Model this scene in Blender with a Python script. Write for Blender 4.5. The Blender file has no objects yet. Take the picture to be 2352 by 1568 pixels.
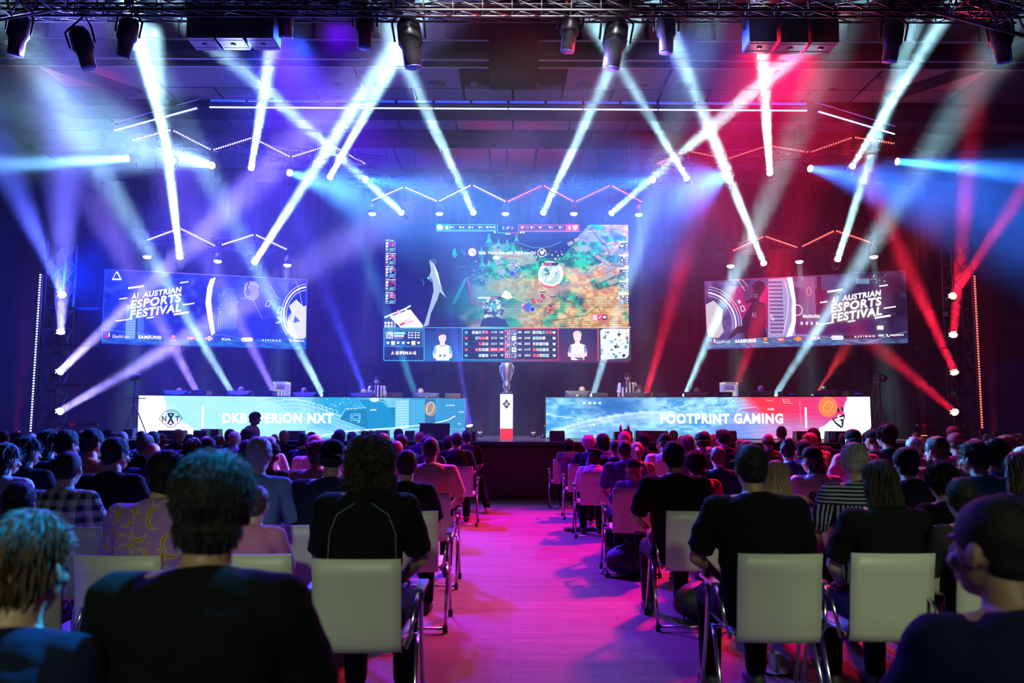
import bpy, bmesh, math, random
import numpy as np
from mathutils import Vector, Matrix, Euler
random.seed(7); np.random.seed(7)
PI = math.pi
SC = bpy.context.scene
COL = SC.collection
# ---------------------------------------------------------------- camera
F = 1880.0; CZ = 1.45; TH = math.atan(0.1); ROLL = math.radians(0.25)
cam = bpy.data.objects.new('camera', bpy.data.cameras.new('camera')); COL.objects.link(cam); SC.camera = cam
cam.data.sensor_width = 36; cam.data.lens = F / 2352 * 36; cam.data.clip_start = 0.05; cam.data.clip_end = 200
cam.matrix_world = Matrix.Translation((0, 0, CZ)) @ Matrix.Rotation(PI/2 + TH, 4, 'X') @ Matrix.Rotation(ROLL, 4, 'Z')
cam.data.dof.use_dof = True; cam.data.dof.focus_distance = 14.0; cam.data.dof.aperture_fstop = 2.8
_CM = cam.matrix_world.to_3x3()
def at(px, py, Y):
    d = _CM @ Vector(((px - 1176) / F, (784 - py) / F, -1.0))
    return Vector((0, 0, CZ)) + d * (Y / d.y)
def atz(px, py, z):
    d = _CM @ Vector(((px - 1176) / F, (784 - py) / F, -1.0))
    return Vector((0, 0, CZ)) + d * ((z - CZ) / d.z)
# ---------------------------------------------------------------- world, exposure
w = bpy.data.worlds.new('world'); SC.world = w; w.use_nodes = True
w.node_tree.nodes['Background'].inputs[0].default_value = (0, 0, 0, 1)
SC.view_settings.view_transform = 'Standard'; SC.view_settings.look = 'None'
SC.view_settings.exposure = 0.0; SC.view_settings.gamma = 1.0; SC.view_settings.use_curve_mapping = False
SC.cycles.max_bounces = 4; SC.cycles.diffuse_bounces = 2; SC.cycles.glossy_bounces = 2; SC.cycles.transmission_bounces = 2
SC.cycles.volume_bounces = 0; SC.cycles.transparent_max_bounces = 6; SC.cycles.use_denoising = True
SC.cycles.sample_clamp_indirect = 3.0; SC.cycles.sample_clamp_direct = 0.0
SC.cycles.use_adaptive_sampling = True; SC.cycles.adaptive_threshold = 0.02; SC.cycles.caustics_reflective = False; SC.cycles.caustics_refractive = False
# ---------------------------------------------------------------- room lights (large ones)
CW = (.62, .86, 1.0); VI = (.30, .24, 1.0); BL = (.03, .20, 1.0); RD = (1.0, .015, .06); TL = (.12, .62, 1.0); OR = (1.0, .10, .10); NV = (.02, .07, 1.0)
def area(name, loc, tgt, color, energy, sx=.3, sy=None, spread=180, parent=None):
    L = bpy.data.lights.new(name, 'AREA'); L.shape = 'RECTANGLE' if sy else 'DISK'; L.size = sx
    if sy: L.size_y = sy
    L.spread = math.radians(spread); L.energy = energy; L.color = color
    o = bpy.data.objects.new(name, L); COL.objects.link(o); loc = Vector(loc); tgt = Vector(tgt)
    o.location = loc; o.rotation_euler = (tgt - loc).to_track_quat('-Z', 'Y').to_euler()
    return o
def spot(name, loc, tgt, color, energy, deg, blend=.5, r=.08):
    L = bpy.data.lights.new(name, 'SPOT'); L.spot_size = math.radians(deg); L.spot_blend = blend; L.shadow_soft_size = r
    L.energy = energy; L.color = color
    o = bpy.data.objects.new(name, L); COL.objects.link(o); loc = Vector(loc); tgt = Vector(tgt)
    o.location = loc; o.rotation_euler = (tgt - loc).to_track_quat('-Z', 'Y').to_euler()
    return o
# stage washes over the audience and the aisle, seen as the blue (left) and red/magenta (right) floor light
spot('blue_wash', (-4.6, 15.0, 8.8), (-.5, 10.6, 0), (.13, .0, 1.0), 20000, 48, .7, .3)
spot('blue_wash', (-3.2, 14.4, 8.8), (-.5, 3.8, 0), (.13, .0, 1.0), 8500, 24, .7, .25)
spot('red_wash', (5.6, 15.0, 8.8), (.9, 10.4, 0), (1.0, .0, .10), 15000, 46, .7, .3)
spot('red_wash', (5.0, 14.4, 8.8), (.9, 4.0, 0), (1.0, .0, .07), 13000, 24, .7, .25)
spot('blue_wash', (-4.0, 15.0, 8.7), (-4.5, 8.5, .8), (.02, .07, 1.0), 6500, 66, .9, .15)
spot('red_wash', (4.5, 15.0, 8.7), (4.8, 8.5, .8), (1.0, .01, .08), 2200, 66, .9, .15)
spot('blue_wash', (3.0, 15.0, 8.7), (4.5, 6.0, .8), (.04, .07, 1.0), 2400, 60, .9, .15)
# house light from behind the camera (warm, greenish) that falls on the chair backs
for _x, _t, _p in ((-3.4, -2.05, 320), (-1.3, -.62, 1400), (1.8, 1.35, 1050), (3.6, 2.5, 1050)):
    spot('house_light', (_x, -7.2, 6.6), (_t, 3.9, .5), (.80, 1.0, .60), _p, 14, .7, .25)
spot('key_light', (1.4, 6.6, 8.8), (-1.16, 1.76, 1.1), (.0, .42, 1.0), 15000, 7, .5, .08)
spot('key_light', (-3.2, 13.0, 8.8), (1.6, 3.9, 1.2), (.0, .42, 1.0), 6000, 8, .5, .08)
spot('key_light', (-3.2, 13.0, 8.8), (-.7, 4.0, 1.3), (.0, .40, 1.0), 5000, 7, .6, .08)
area('stage_front_light', (0, 10.5, 8.6), (0, 20.3, 2.0), (1.0, .96, .92), 230, 3.0, .4, 34)
# ---------------------------------------------------------------- helpers
def lin(c):
    if isinstance(c, str):
        c = c.lstrip('#'); c = [int(c[i:i+2], 16)/255 for i in (0, 2, 4)]
    return tuple((x/12.92 if x <= .04045 else ((x+.055)/1.055)**2.4) for x in c)
_mats = {}
def mat(name, color=(.5,.5,.5), rough=.6, metal=0, spec=.5, emit=None, estr=0, noise=0, nscale=30, bump=0, bscale=80, sheen=0):
    if name in _mats: return _mats[name]
    m = bpy.data.materials.new(name); m.use_nodes = True; nt = m.node_tree; b = nt.nodes['Principled BSDF']
    c = lin(color) if isinstance(color, str) else color
    b.inputs['Base Color'].default_value = (*c, 1); b.inputs['Roughness'].default_value = rough
    b.inputs['Metallic'].default_value = metal; b.inputs['Specular IOR Level'].default_value = spec
    if sheen: b.inputs['Sheen Weight'].default_value = sheen
    if emit is not None:
        e = lin(emit) if isinstance(emit, str) else emit
        b.inputs['Emission Color'].default_value = (*e, 1); b.inputs['Emission Strength'].default_value = estr
        m.cycles.emission_sampling = 'NONE'
    if noise or bump:
        tc = nt.nodes.new('ShaderNodeTexCoord')
    if noise:
        n = nt.nodes.new('ShaderNodeTexNoise'); n.inputs['Scale'].default_value = nscale; n.inputs['Detail'].default_value = 4
        nt.links.new(tc.outputs['Object'], n.inputs['Vector'])
        mx = nt.nodes.new('ShaderNodeMix'); mx.data_type = 'RGBA'
        mx.inputs[6].default_value = (*[x*(1-noise) for x in c], 1); mx.inputs[7].default_value = (*[min(1, x*(1+noise)) for x in c], 1)
        nt.links.new(n.outputs['Fac'], mx.inputs[0]); nt.links.new(mx.outputs[2], b.inputs['Base Color'])
    if bump:
        n = nt.nodes.new('ShaderNodeTexNoise'); n.inputs['Scale'].default_value = bscale; n.inputs['Detail'].default_value = 3
        nt.links.new(tc.outputs['Object'], n.inputs['Vector'])
        bp = nt.nodes.new('ShaderNodeBump'); bp.inputs['Strength'].default_value = bump; bp.inputs['Distance'].default_value = .01
        nt.links.new(n.outputs['Fac'], bp.inputs['Height']); nt.links.new(bp.outputs['Normal'], b.inputs['Normal'])
    _mats[name] = m
    return m
def tag(o, label=None, cat=None, group=None, kind=None):
    if label: o['label'] = label
    if cat: o['category'] = cat
    if group: o['group'] = group
    if kind: o['kind'] = kind
    return o
def empty(name, loc=(0,0,0), rz=0, label=None, cat=None, group=None):
    o = bpy.data.objects.new(name, None); COL.objects.link(o); o.location = loc; o.rotation_euler = (0, 0, rz); o.empty_display_size = .1
    return tag(o, label, cat, group)
class MB:
    """collects shapes, links them as ONE mesh object"""
    def __init__(s): s.v = []; s.f = []; s.m = []; s.cur = 0; s.sm = []; s.smooth = False
    def add(s, vs, fs):
        n = len(s.v); s.v.extend([tuple(v) for v in vs]); s.f.extend([tuple(i+n for i in f) for f in fs])
        s.m.extend([s.cur]*len(fs)); s.sm.extend([s.smooth]*len(fs)); return s
    def box(s, c, d, rot=None):
        x, y, z = [k/2 for k in d]; vs = [Vector(p) for p in ((-x,-y,-z),(x,-y,-z),(x,y,-z),(-x,y,-z),(-x,-y,z),(x,-y,z),(x,y,z),(-x,y,z))]
        if rot is not None:
            R = rot if isinstance(rot, Matrix) else Euler(rot).to_matrix(); vs = [R @ v for v in vs]
        c = Vector(c)
        return s.add([v+c for v in vs], [(0,3,2,1),(4,5,6,7),(0,1,5,4),(1,2,6,5),(2,3,7,6),(3,0,4,7)])
    def rings(s, rings, cap=True, close=True):
        n = len(rings[0]); vs = [v for r in rings for v in r]; fs = []
        for i in range(len(rings)-1):
            for j in range(n if close else n-1):
                k = (j+1) % n; fs.append((i*n+j, i*n+k, (i+1)*n+k, (i+1)*n+j))
        if cap: fs.append(tuple(reversed(range(n)))); fs.append(tuple((len(rings)-1)*n+j for j in range(n)))
        return s.add(vs, fs)
    def tube(s, pts, r, n=10, cap=True):
        pts = [Vector(p) for p in pts]; rs = r if isinstance(r, (list, tuple)) else [r]*len(pts); out = []
        up = None
        for i, p in enumerate(pts):
            t = (pts[min(i+1, len(pts)-1)] - pts[max(i-1, 0)]).normalized()
            if up is None:
                up = Vector((0,0,1)) if abs(t.z) < .9 else Vector((1,0,0))
            a = t.cross(up).normalized(); b = a.cross(t).normalized(); up = b
            out.append([p + (a*math.cos(2*PI*j/n) + b*math.sin(2*PI*j/n))*rs[i] for j in range(n)])
        sm = s.smooth; s.smooth = True; s.rings(out, cap); s.smooth = sm; return s
    def cyl(s, p0, p1, r0, r1=None, n=16): return s.tube([p0, p1], [r0, r0 if r1 is None else r1], n)
    def ell(s, c, r, rot=None, nu=16, nv=10):
        c = Vector(c); R = None if rot is None else (rot if isinstance(rot, Matrix) else Euler(rot).to_matrix()); vs = []; fs = []
        for i in range(1, nv):
            a = PI*i/nv
            for j in range(nu):
                b = 2*PI*j/nu; p = Vector((r[0]*math.sin(a)*math.cos(b), r[1]*math.sin(a)*math.sin(b), r[2]*math.cos(a)))
                vs.append(c + (R @ p if R else p))
        t = Vector((0,0,r[2])); vs.append(c + (R @ t if R else t)); vs.append(c - (R @ t if R else t)); T = len(vs)-2
        for i in range(nv-2):
            for j in range(nu): k = (j+1) % nu; fs.append((i*nu+j, (i+1)*nu+j, (i+1)*nu+k, i*nu+k))
        for j in range(nu): k = (j+1) % nu; fs.append((T, j, k)); fs.append((T+1, (nv-2)*nu+k, (nv-2)*nu+j))
        sm = s.smooth; s.smooth = True; s.add(vs, fs); s.smooth = sm; return s
    def lathe(s, c, prof, n=24):
        c = Vector(c); sm = s.smooth; s.smooth = True
        s.rings([[c + Vector((r*math.cos(2*PI*j/n), r*math.sin(2*PI*j/n), z)) for j in range(n)] for r, z in prof]); s.smooth = sm; return s
    def prism(s, poly, y0, y1, f):
        """poly of 2-D points extruded between two depths; f(a, b, depth) gives the point"""
        n = len(poly); return s.add([f(a, b, y0) for a, b in poly] + [f(a, b, y1) for a, b in poly],
              [tuple(range(n)), tuple(reversed(range(n, 2*n)))] + [(i, (i+1) % n + 0, (i+1) % n + n, i+n) for i in range(n)])
    def mesh(s, name, mats):
        me = bpy.data.meshes.new(name); me.from_pydata(s.v, [], s.f)
        for m in (mats if isinstance(mats, (list, tuple)) else [mats]): me.materials.append(m)
        me.polygons.foreach_set('material_index', s.m); me.polygons.foreach_set('use_smooth', s.sm); me.update(); return me
    def build(s, name, mats, parent=None, bevel=0, loc=None):
        me = s.mesh(name, mats)
        if bevel:
            bm = bmesh.new(); bm.from_mesh(me)
            es = [e for e in bm.edges if len(e.link_faces) == 2 and e.calc_face_angle(0) > .7]
            bmesh.ops.bevel(bm, geom=es, offset=bevel, segments=2, affect='EDGES', profile=.5); bm.to_mesh(me); bm.free()
        return link(name, me, parent, loc)
def link(name, me, parent=None, loc=None):
    o = bpy.data.objects.new(name, me); COL.objects.link(o)
    if parent: o.parent = parent
    if loc is not None: o.location = loc
    return o
def copy_tree(o, parent=None):
    c = o.copy(); COL.objects.link(c)
    if parent: c.parent = parent
    for ch in o.children: copy_tree(ch, c)
    return c
def struct(o): o['kind'] = 'structure'; return o
def evaluated(me, mods):
    o = bpy.data.objects.new('tmp', me); COL.objects.link(o)
    for t, kw in mods:
        md = o.modifiers.new('m', t)
        for k, v in kw.items(): setattr(md, k, v)
    dg = bpy.context.evaluated_depsgraph_get(); dg.update()
    out = bpy.data.meshes.new_from_object(o.evaluated_get(dg)); bpy.data.objects.remove(o)
    return out
def flatpoly(b):
    return b
# numpy value noise
def vnoise(x, y, seed=0):
    rs = np.random.RandomState(seed); g = rs.rand(64, 64)
    xi = np.floor(x).astype(int); yi = np.floor(y).astype(int); fx = x-xi; fy = y-yi; fx = fx*fx*(3-2*fx); fy = fy*fy*(3-2*fy)
    a = g[xi % 64, yi % 64]; b = g[(xi+1) % 64, yi % 64]; c = g[xi % 64, (yi+1) % 64]; d = g[(xi+1) % 64, (yi+1) % 64]
    return (a*(1-fx)+b*fx)*(1-fy) + (c*(1-fx)+d*fx)*fy
def fbm(x, y, seed=0, o=4):
    r = 0; a = .5
    for i in range(o): r = r + a*vnoise(x*2**i, y*2**i, seed+i); a *= .5
    return r / (1 - .5**o)
BLACK = mat('black_metal', (.012,.012,.014), .45, .3)
DRAPE = mat('black_drape', (.008,.008,.010), .95)
CHROME = mat('chrome', (.75,.75,.78), .18, 1)
PLAST = mat('black_plastic', (.02,.02,.022), .4)
RUBBER = mat('black_rubber', (.01,.01,.01), .8)
# ---------------------------------------------------------------- haze in the hall
hm = bpy.data.materials.new('haze'); hm.use_nodes = True; nt = hm.node_tree; nt.nodes.clear()
_o = nt.nodes.new('ShaderNodeOutputMaterial'); _v = nt.nodes.new('ShaderNodeVolumeScatter')
_v.inputs['Density'].default_value = .0085; _v.inputs['Anisotropy'].default_value = .25; _v.inputs['Color'].default_value = (1,1,1,1)
nt.links.new(_v.outputs[0], _o.inputs['Volume'])
_t = nt.nodes.new('ShaderNodeTexCoord'); _n = nt.nodes.new('ShaderNodeTexNoise'); _n.inputs['Scale'].default_value = .55; _n.inputs['Detail'].default_value = 4; _n.inputs['Roughness'].default_value = .6; _n.inputs['Distortion'].default_value = .6
nt.links.new(_t.outputs['Object'], _n.inputs['Vector']); _r = nt.nodes.new('ShaderNodeMapRange'); _r.inputs['From Min'].default_value = .38; _r.inputs['From Max'].default_value = .68; _r.inputs['To Min'].default_value = .0025; _r.inputs['To Max'].default_value = .018
nt.links.new(_n.outputs['Fac'], _r.inputs['Value']); nt.links.new(_r.outputs[0], _v.inputs['Density'])
SC.cycles.volume_step_rate = 1.0; SC.cycles.volume_max_steps = 128
hb = MB().box((0, 18.8, 5.2), (27.6, 12.6, 8.1)).build('haze', hm); tag(hb, 'thin theatrical haze hanging through the stage end of the hall', 'haze', kind='stuff')
# ---------------------------------------------------------------- shell
def floor_mat():
    m = bpy.data.materials.new('parquet'); m.use_nodes = True; nt = m.node_tree; b = nt.nodes['Principled BSDF']
    tc = nt.nodes.new('ShaderNodeTexCoord'); br = nt.nodes.new('ShaderNodeTexBrick'); br.inputs['Scale'].default_value = 1
    br.inputs['Brick Width'].default_value = 1.6; br.inputs['Row Height'].default_value = .13; br.inputs['Mortar Size'].default_value = .0025
    br.inputs['Color1'].default_value = (.27,.18,.13,1); br.inputs['Color2'].default_value = (.34,.23,.17,1); br.inputs['Mortar'].default_value = (.2,.12,.08,1)
    nt.links.new(tc.outputs['Object'], br.inputs['Vector'])
    mp = nt.nodes.new('ShaderNodeMapping'); mp.inputs['Scale'].default_value = (1.2, 14, 1); nt.links.new(tc.outputs['Object'], mp.inputs['Vector'])
    n = nt.nodes.new('ShaderNodeTexNoise'); n.inputs['Scale'].default_value = 2.5; n.inputs['Detail'].default_value = 6; nt.links.new(mp.outputs[0], n.inputs['Vector'])
    mx = nt.nodes.new('ShaderNodeMix'); mx.data_type = 'RGBA'; mx.blend_type = 'MULTIPLY'; mx.inputs[0].default_value = .6
    rp = nt.nodes.new('ShaderNodeValToRGB'); rp.color_ramp.elements[0].position = .3; rp.color_ramp.elements[0].color = (.55,.5,.5,1); rp.color_ramp.elements[1].position = .7
    nt.links.new(n.outputs['Fac'], rp.inputs[0]); nt.links.new(br.outputs['Color'], mx.inputs[6]); nt.links.new(rp.outputs[0], mx.inputs[7]); nt.links.new(mx.outputs[2], b.inputs['Base Color'])
    n2 = nt.nodes.new('ShaderNodeTexNoise'); n2.inputs['Scale'].default_value = 3; nt.links.new(mp.outputs[0], n2.inputs['Vector'])
    mr = nt.nodes.new('ShaderNodeMapRange'); mr.inputs['To Min'].default_value = .5; mr.inputs['To Max'].default_value = .7; b.inputs['Specular IOR Level'].default_value = .06
    nt.links.new(n2.outputs['Fac'], mr.inputs['Value']); nt.links.new(mr.outputs[0], b.inputs['Roughness'])
    return m
def wood_mat(name, c1, c2, sx, sy):
    m = bpy.data.materials.new(name); m.use_nodes = True; nt = m.node_tree; b = nt.nodes['Principled BSDF']
    tc = nt.nodes.new('ShaderNodeTexCoord'); mp = nt.nodes.new('ShaderNodeMapping'); mp.inputs['Scale'].default_value = (sx, 1, sy)
    n = nt.nodes.new('ShaderNodeTexNoise'); n.inputs['Scale'].default_value = 3; n.inputs['Detail'].default_value = 8
    nt.links.new(tc.outputs['Object'], mp.inputs['Vector']); nt.links.new(mp.outputs[0], n.inputs['Vector'])
    rp = nt.nodes.new('ShaderNodeValToRGB'); rp.color_ramp.elements[0].position = .35; rp.color_ramp.elements[0].color = (*lin(c1),1); rp.color_ramp.elements[1].position = .7; rp.color_ramp.elements[1].color = (*lin(c2),1)
    nt.links.new(n.outputs['Fac'], rp.inputs[0]); nt.links.new(rp.outputs[0], b.inputs['Base Color']); b.inputs['Roughness'].default_value = .45
    return m
struct(MB().box((0, 9.5, -.1), (30, 35, .2)).build('floor', floor_mat()))
WALL = mat('dark_wall', (.006,.006,.008), .9, noise=.2, nscale=2)
struct(MB().box((-14, 9.5, 5.5), (.3, 35, 11.2)).build('wall_left', WALL)); struct(MB().box((14, 9.5, 5.5), (.3, 35, 11.2)).build('wall_right', WALL))
struct(MB().box((0, 27, 5.5), (28.3, .3, 11.2)).build('wall_back', WALL)); struct(MB().box((0, -8, 5.5), (28.3, .3, 11.2)).build('wall_front', WALL))
# ceiling: dark slab near, a raised tiled panel ceiling beyond, downlight bay, rear bay
TILE = mat('ceiling_panel', (.13,.105,.105), .8, noise=.08, nscale=3); DARKC = mat('ceiling_dark', (.007,.007,.009), .95, spec=.1)
CLG = 9.3
struct(MB().box((0, 9.5, 11.05), (30, 35, .3)).build('ceiling', DARKC))
def bay(y0, y1, px0, px1, n, z, slot=.03, skip=()):
    """a bay of ceiling panels that narrows towards the back"""
    x0, x1 = px0, px1; mb = MB()
    for i in range(n):
        if i in skip: continue
        a = x0 + (x1-x0)*i/n + slot; b = x0 + (x1-x0)*(i+1)/n - slot
        mb.box(((a+b)/2, (y0+y1)/2, z+.05), (b-a, y1-y0, .1))
    return mb
YA, YB = 17.35, 19.45
mb = bay(YA+.02, YA+1.25, -10.6, 10.6, 9, CLG, .05, (4,)); mb2 = bay(YA+1.3, YB-.1, -10.6, 10.6, 18, CLG, .03)
struct(mb.build('ceiling_panel', TILE)); struct(mb2.build('ceiling_panel', TILE))
struct(bay(20.35, 21.45, -10.6, 10.6, 14, CLG+.05, .02).build('ceiling_panel', TILE))
struct(bay(22.7, 24.9, -10.4, 10.4, 15, CLG+.05, .04).build('ceiling_panel', mat('rear_panel', (.35,.28,.27), .8)))
mb = MB()
for y0, y1, zz in ((16.6, YA, CLG-.05), (YB, 20.35, CLG-.12), (21.45, 22.7, CLG-.05), (24.9, 26.8, CLG-.3)):
    mb.box((0, (y0+y1)/2, zz+.6), (28, y1-y0, 1.2))
struct(mb.build('ceiling_beam', DARKC))
mb = MB()
for s in (-1, 1): mb.box((s*12.2, 20.8, CLG+.55), (3.3, 8.6, 1.1))
struct(mb.build('ceiling_soffit', mat('soffit', (.04,.034,.034), .9)))
# near fascia with brown panels above the rig
mb = MB()
for i in range(16):
    if i in (7, 8): continue
    a = -11.2 + 1.4*i; mb.box((a+.7, 16.5, CLG+.42), (1.3, .1, .5))
struct(mb.build('ceiling_fascia', mat('fascia_panel', (.22,.13,.10), .7, noise=.1, nscale=4)))
mb = MB(); mb.box((0, 16.42, CLG+.12), (23, .06, .02)); mb.box((0, 16.95, CLG-.06), (23, .05, .02)); mb.box((0, 17.3, CLG-.07), (23, .04, .03))
struct(mb.build('ceiling_trim', mat('pale_trim', (.3,.27,.3), .5)))
mb = MB()
mb.box((0.0, 16.2, CLG+.3), (.98, .9, 2.3)); struct(mb.build('ceiling_hoist_box', DARKC))
# diagonal side slabs of the near ceiling
mb = MB()
for s in (-1, 1):
    for k, (xo, yo) in enumerate(((9.9, 17.2), (11.2, 15.9))):
        mb.box((s*xo, yo, CLG+.3-.1*k), (.5, 7.5, .5), (0, 0, s*.62))
struct(mb.build('ceiling_side_beam', mat('side_beam', (.02,.017,.018), .9)))
# speakers and downlights let into the panels
GR = mat('speaker_grille', (.05,.045,.05), .8); 
for (px, py, r) in ((658,138,.0),(782,225,.12),(847,155,.10),(865,193,.09),(1002,194,.21),(1089,193,.10),(1227,194,.10),(1340,196,.21),(1498,158,.10),(1480,197,.09),(1569,198,.22),(1912,206,.10),(2018,180,.10),(770,195,.18)):
    if not r: continue
    p = atz(px, py, CLG-.004); o = MB().cyl((p.x,p.y,CLG+.02), (p.x,p.y,CLG-.012), r, n=24).build('ceiling_speaker', GR)
    tag(o, 'round ceiling speaker grille let into the pale panels', 'speaker', 'ceiling speakers in the panel bay')
DL = mat('downlight_on', (.3,.3,.3), .3, emit=(.9,.95,1), estr=2.5)
for (px, py) in ((809,265),(911,268),(1013,265),(1116,266),(1218,266),(1321,266),(1424,268),(1525,268),(1627,270),(1725,272)):
    p = atz(px, py, CLG+.04); root = empty('downlight', (p.x, p.y, CLG+.05), 0, 'small white recessed downlight in the bay behind the lit rail', 'downlight', 'downlights behind the lit rail')
    MB().lathe((0,0,0), [(.09,.02),(.11,.0),(.11,-.012),(.08,-.012),(.07,.0)], 20).build('trim_ring', BLACK, root); MB().cyl((0,0,.0),(0,0,-.006), .07, n=16).build('lamp', DL, root)
# drape at the back and the sides of the stage
def drape(name, x0, x1, y, z0, z1, amp=.07, wl=.33, axis='x', m=None):
    n = int(abs(x1-x0)/.055); mb = MB(); mb.smooth = True; r = []
    for z in (z0, z1):
        r.append([Vector((x0+(x1-x0)*i/n, y + amp*math.sin(2*PI*(x1-x0)*i/n/wl)*(1+.3*math.sin(i*.37)), z)) if axis == 'x' else Vector((y + amp*math.sin(2*PI*(x1-x0)*i/n/wl), x0+(x1-x0)*i/n, z)) for i in range(n+1)])
    mb.rings(r, cap=False, close=False); o = mb.build(name, m or DRAPE)
    sl = o.modifiers.new('s', 'SOLIDIFY'); sl.thickness = .01
    return o
DR2 = mat('drape_cloth', (.006,.006,.009), .95, spec=.05)
tag(drape('stage_drape', -13, 13, 25.2, 1.1, 9.0, m=DR2), 'tall black pleated drape closing the back of the stage', 'curtain')
# stage
SH = 1.1; SY = 15.9
root = empty('stage', (0, SY, 0), 0, 'raised black stage with a brown wooden front at the end of the aisle', 'stage')
WOODF = wood_mat('stage_wood', '#4a2a1c', '#6d4230', .6, 7)
mb = MB()
for i in range(16): mb.box((-11.2+1.5*i-.05, .03, SH/2-.05), (1.49, .05, SH-.12))
mb.build('front_panel', WOODF, root)
MB().box((0, 4.75, SH/2-.03), (24, 9.4, SH-.06)).build('body', BLACK, root)
MB().box((0, 4.7, SH-.03), (24.2, 9.5, .06)).build('deck', mat('stage_floor', (.05,.05,.055), .35, noise=.3, nscale=5), root)
MB().box((0, -.07, SH-.03), (24.2, .06, .06)).build('edge_trim', mat('stage_edge', (.05,.06,.09), .3), root)
# ---------------------------------------------------------------- LED screens
def glow_mat(name, strength):
    m = bpy.data.materials.new(name); m.use_nodes = True; nt = m.node_tree; nt.nodes.clear()
    o = nt.nodes.new('ShaderNodeOutputMaterial'); e = nt.nodes.new('ShaderNodeEmission'); a = nt.nodes.new('ShaderNodeVertexColor'); a.layer_name = 'Col'
    e.inputs['Strength'].default_value = strength; nt.links.new(a.outputs['Color'], e.inputs['Color']); nt.links.new(e.outputs[0], o.inputs['Surface'])
    m.cycles.emission_sampling = 'NONE'; return m
_tc = {}
def text2d(s, off=.0, fine=2, shear=0):
    k = (s, off, fine, shear)
    if k in _tc: return _tc[k]
    c = bpy.data.curves.new('t', 'FONT'); c.body = s; c.size = 1; c.offset = off; c.resolution_u = fine; c.shear = shear; c.fill_mode = 'FRONT'
    c.space_character = 1.0 + off*3
    o = bpy.data.objects.new('t', c); COL.objects.link(o); dg = bpy.context.evaluated_depsgraph_get(); dg.update()
    me = bpy.data.meshes.new_from_object(o.evaluated_get(dg)); V = [(v.co.x, v.co.y) for v in me.vertices]; P = [tuple(p.vertices) for p in me.polygons]
    bpy.data.objects.remove(o); bpy.data.curves.remove(c); bpy.data.meshes.remove(me)
    xs = [v[0] for v in V]; ys = [v[1] for v in V]; x0, x1, y0, y1 = min(xs), max(xs), min(ys), max(ys)
    V = [((x-x0)/(x1-x0+1e-9), (y1-y)/(y1-y0+1e-9)) for x, y in V]; _tc[k] = (V, P); return _tc[k]
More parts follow.
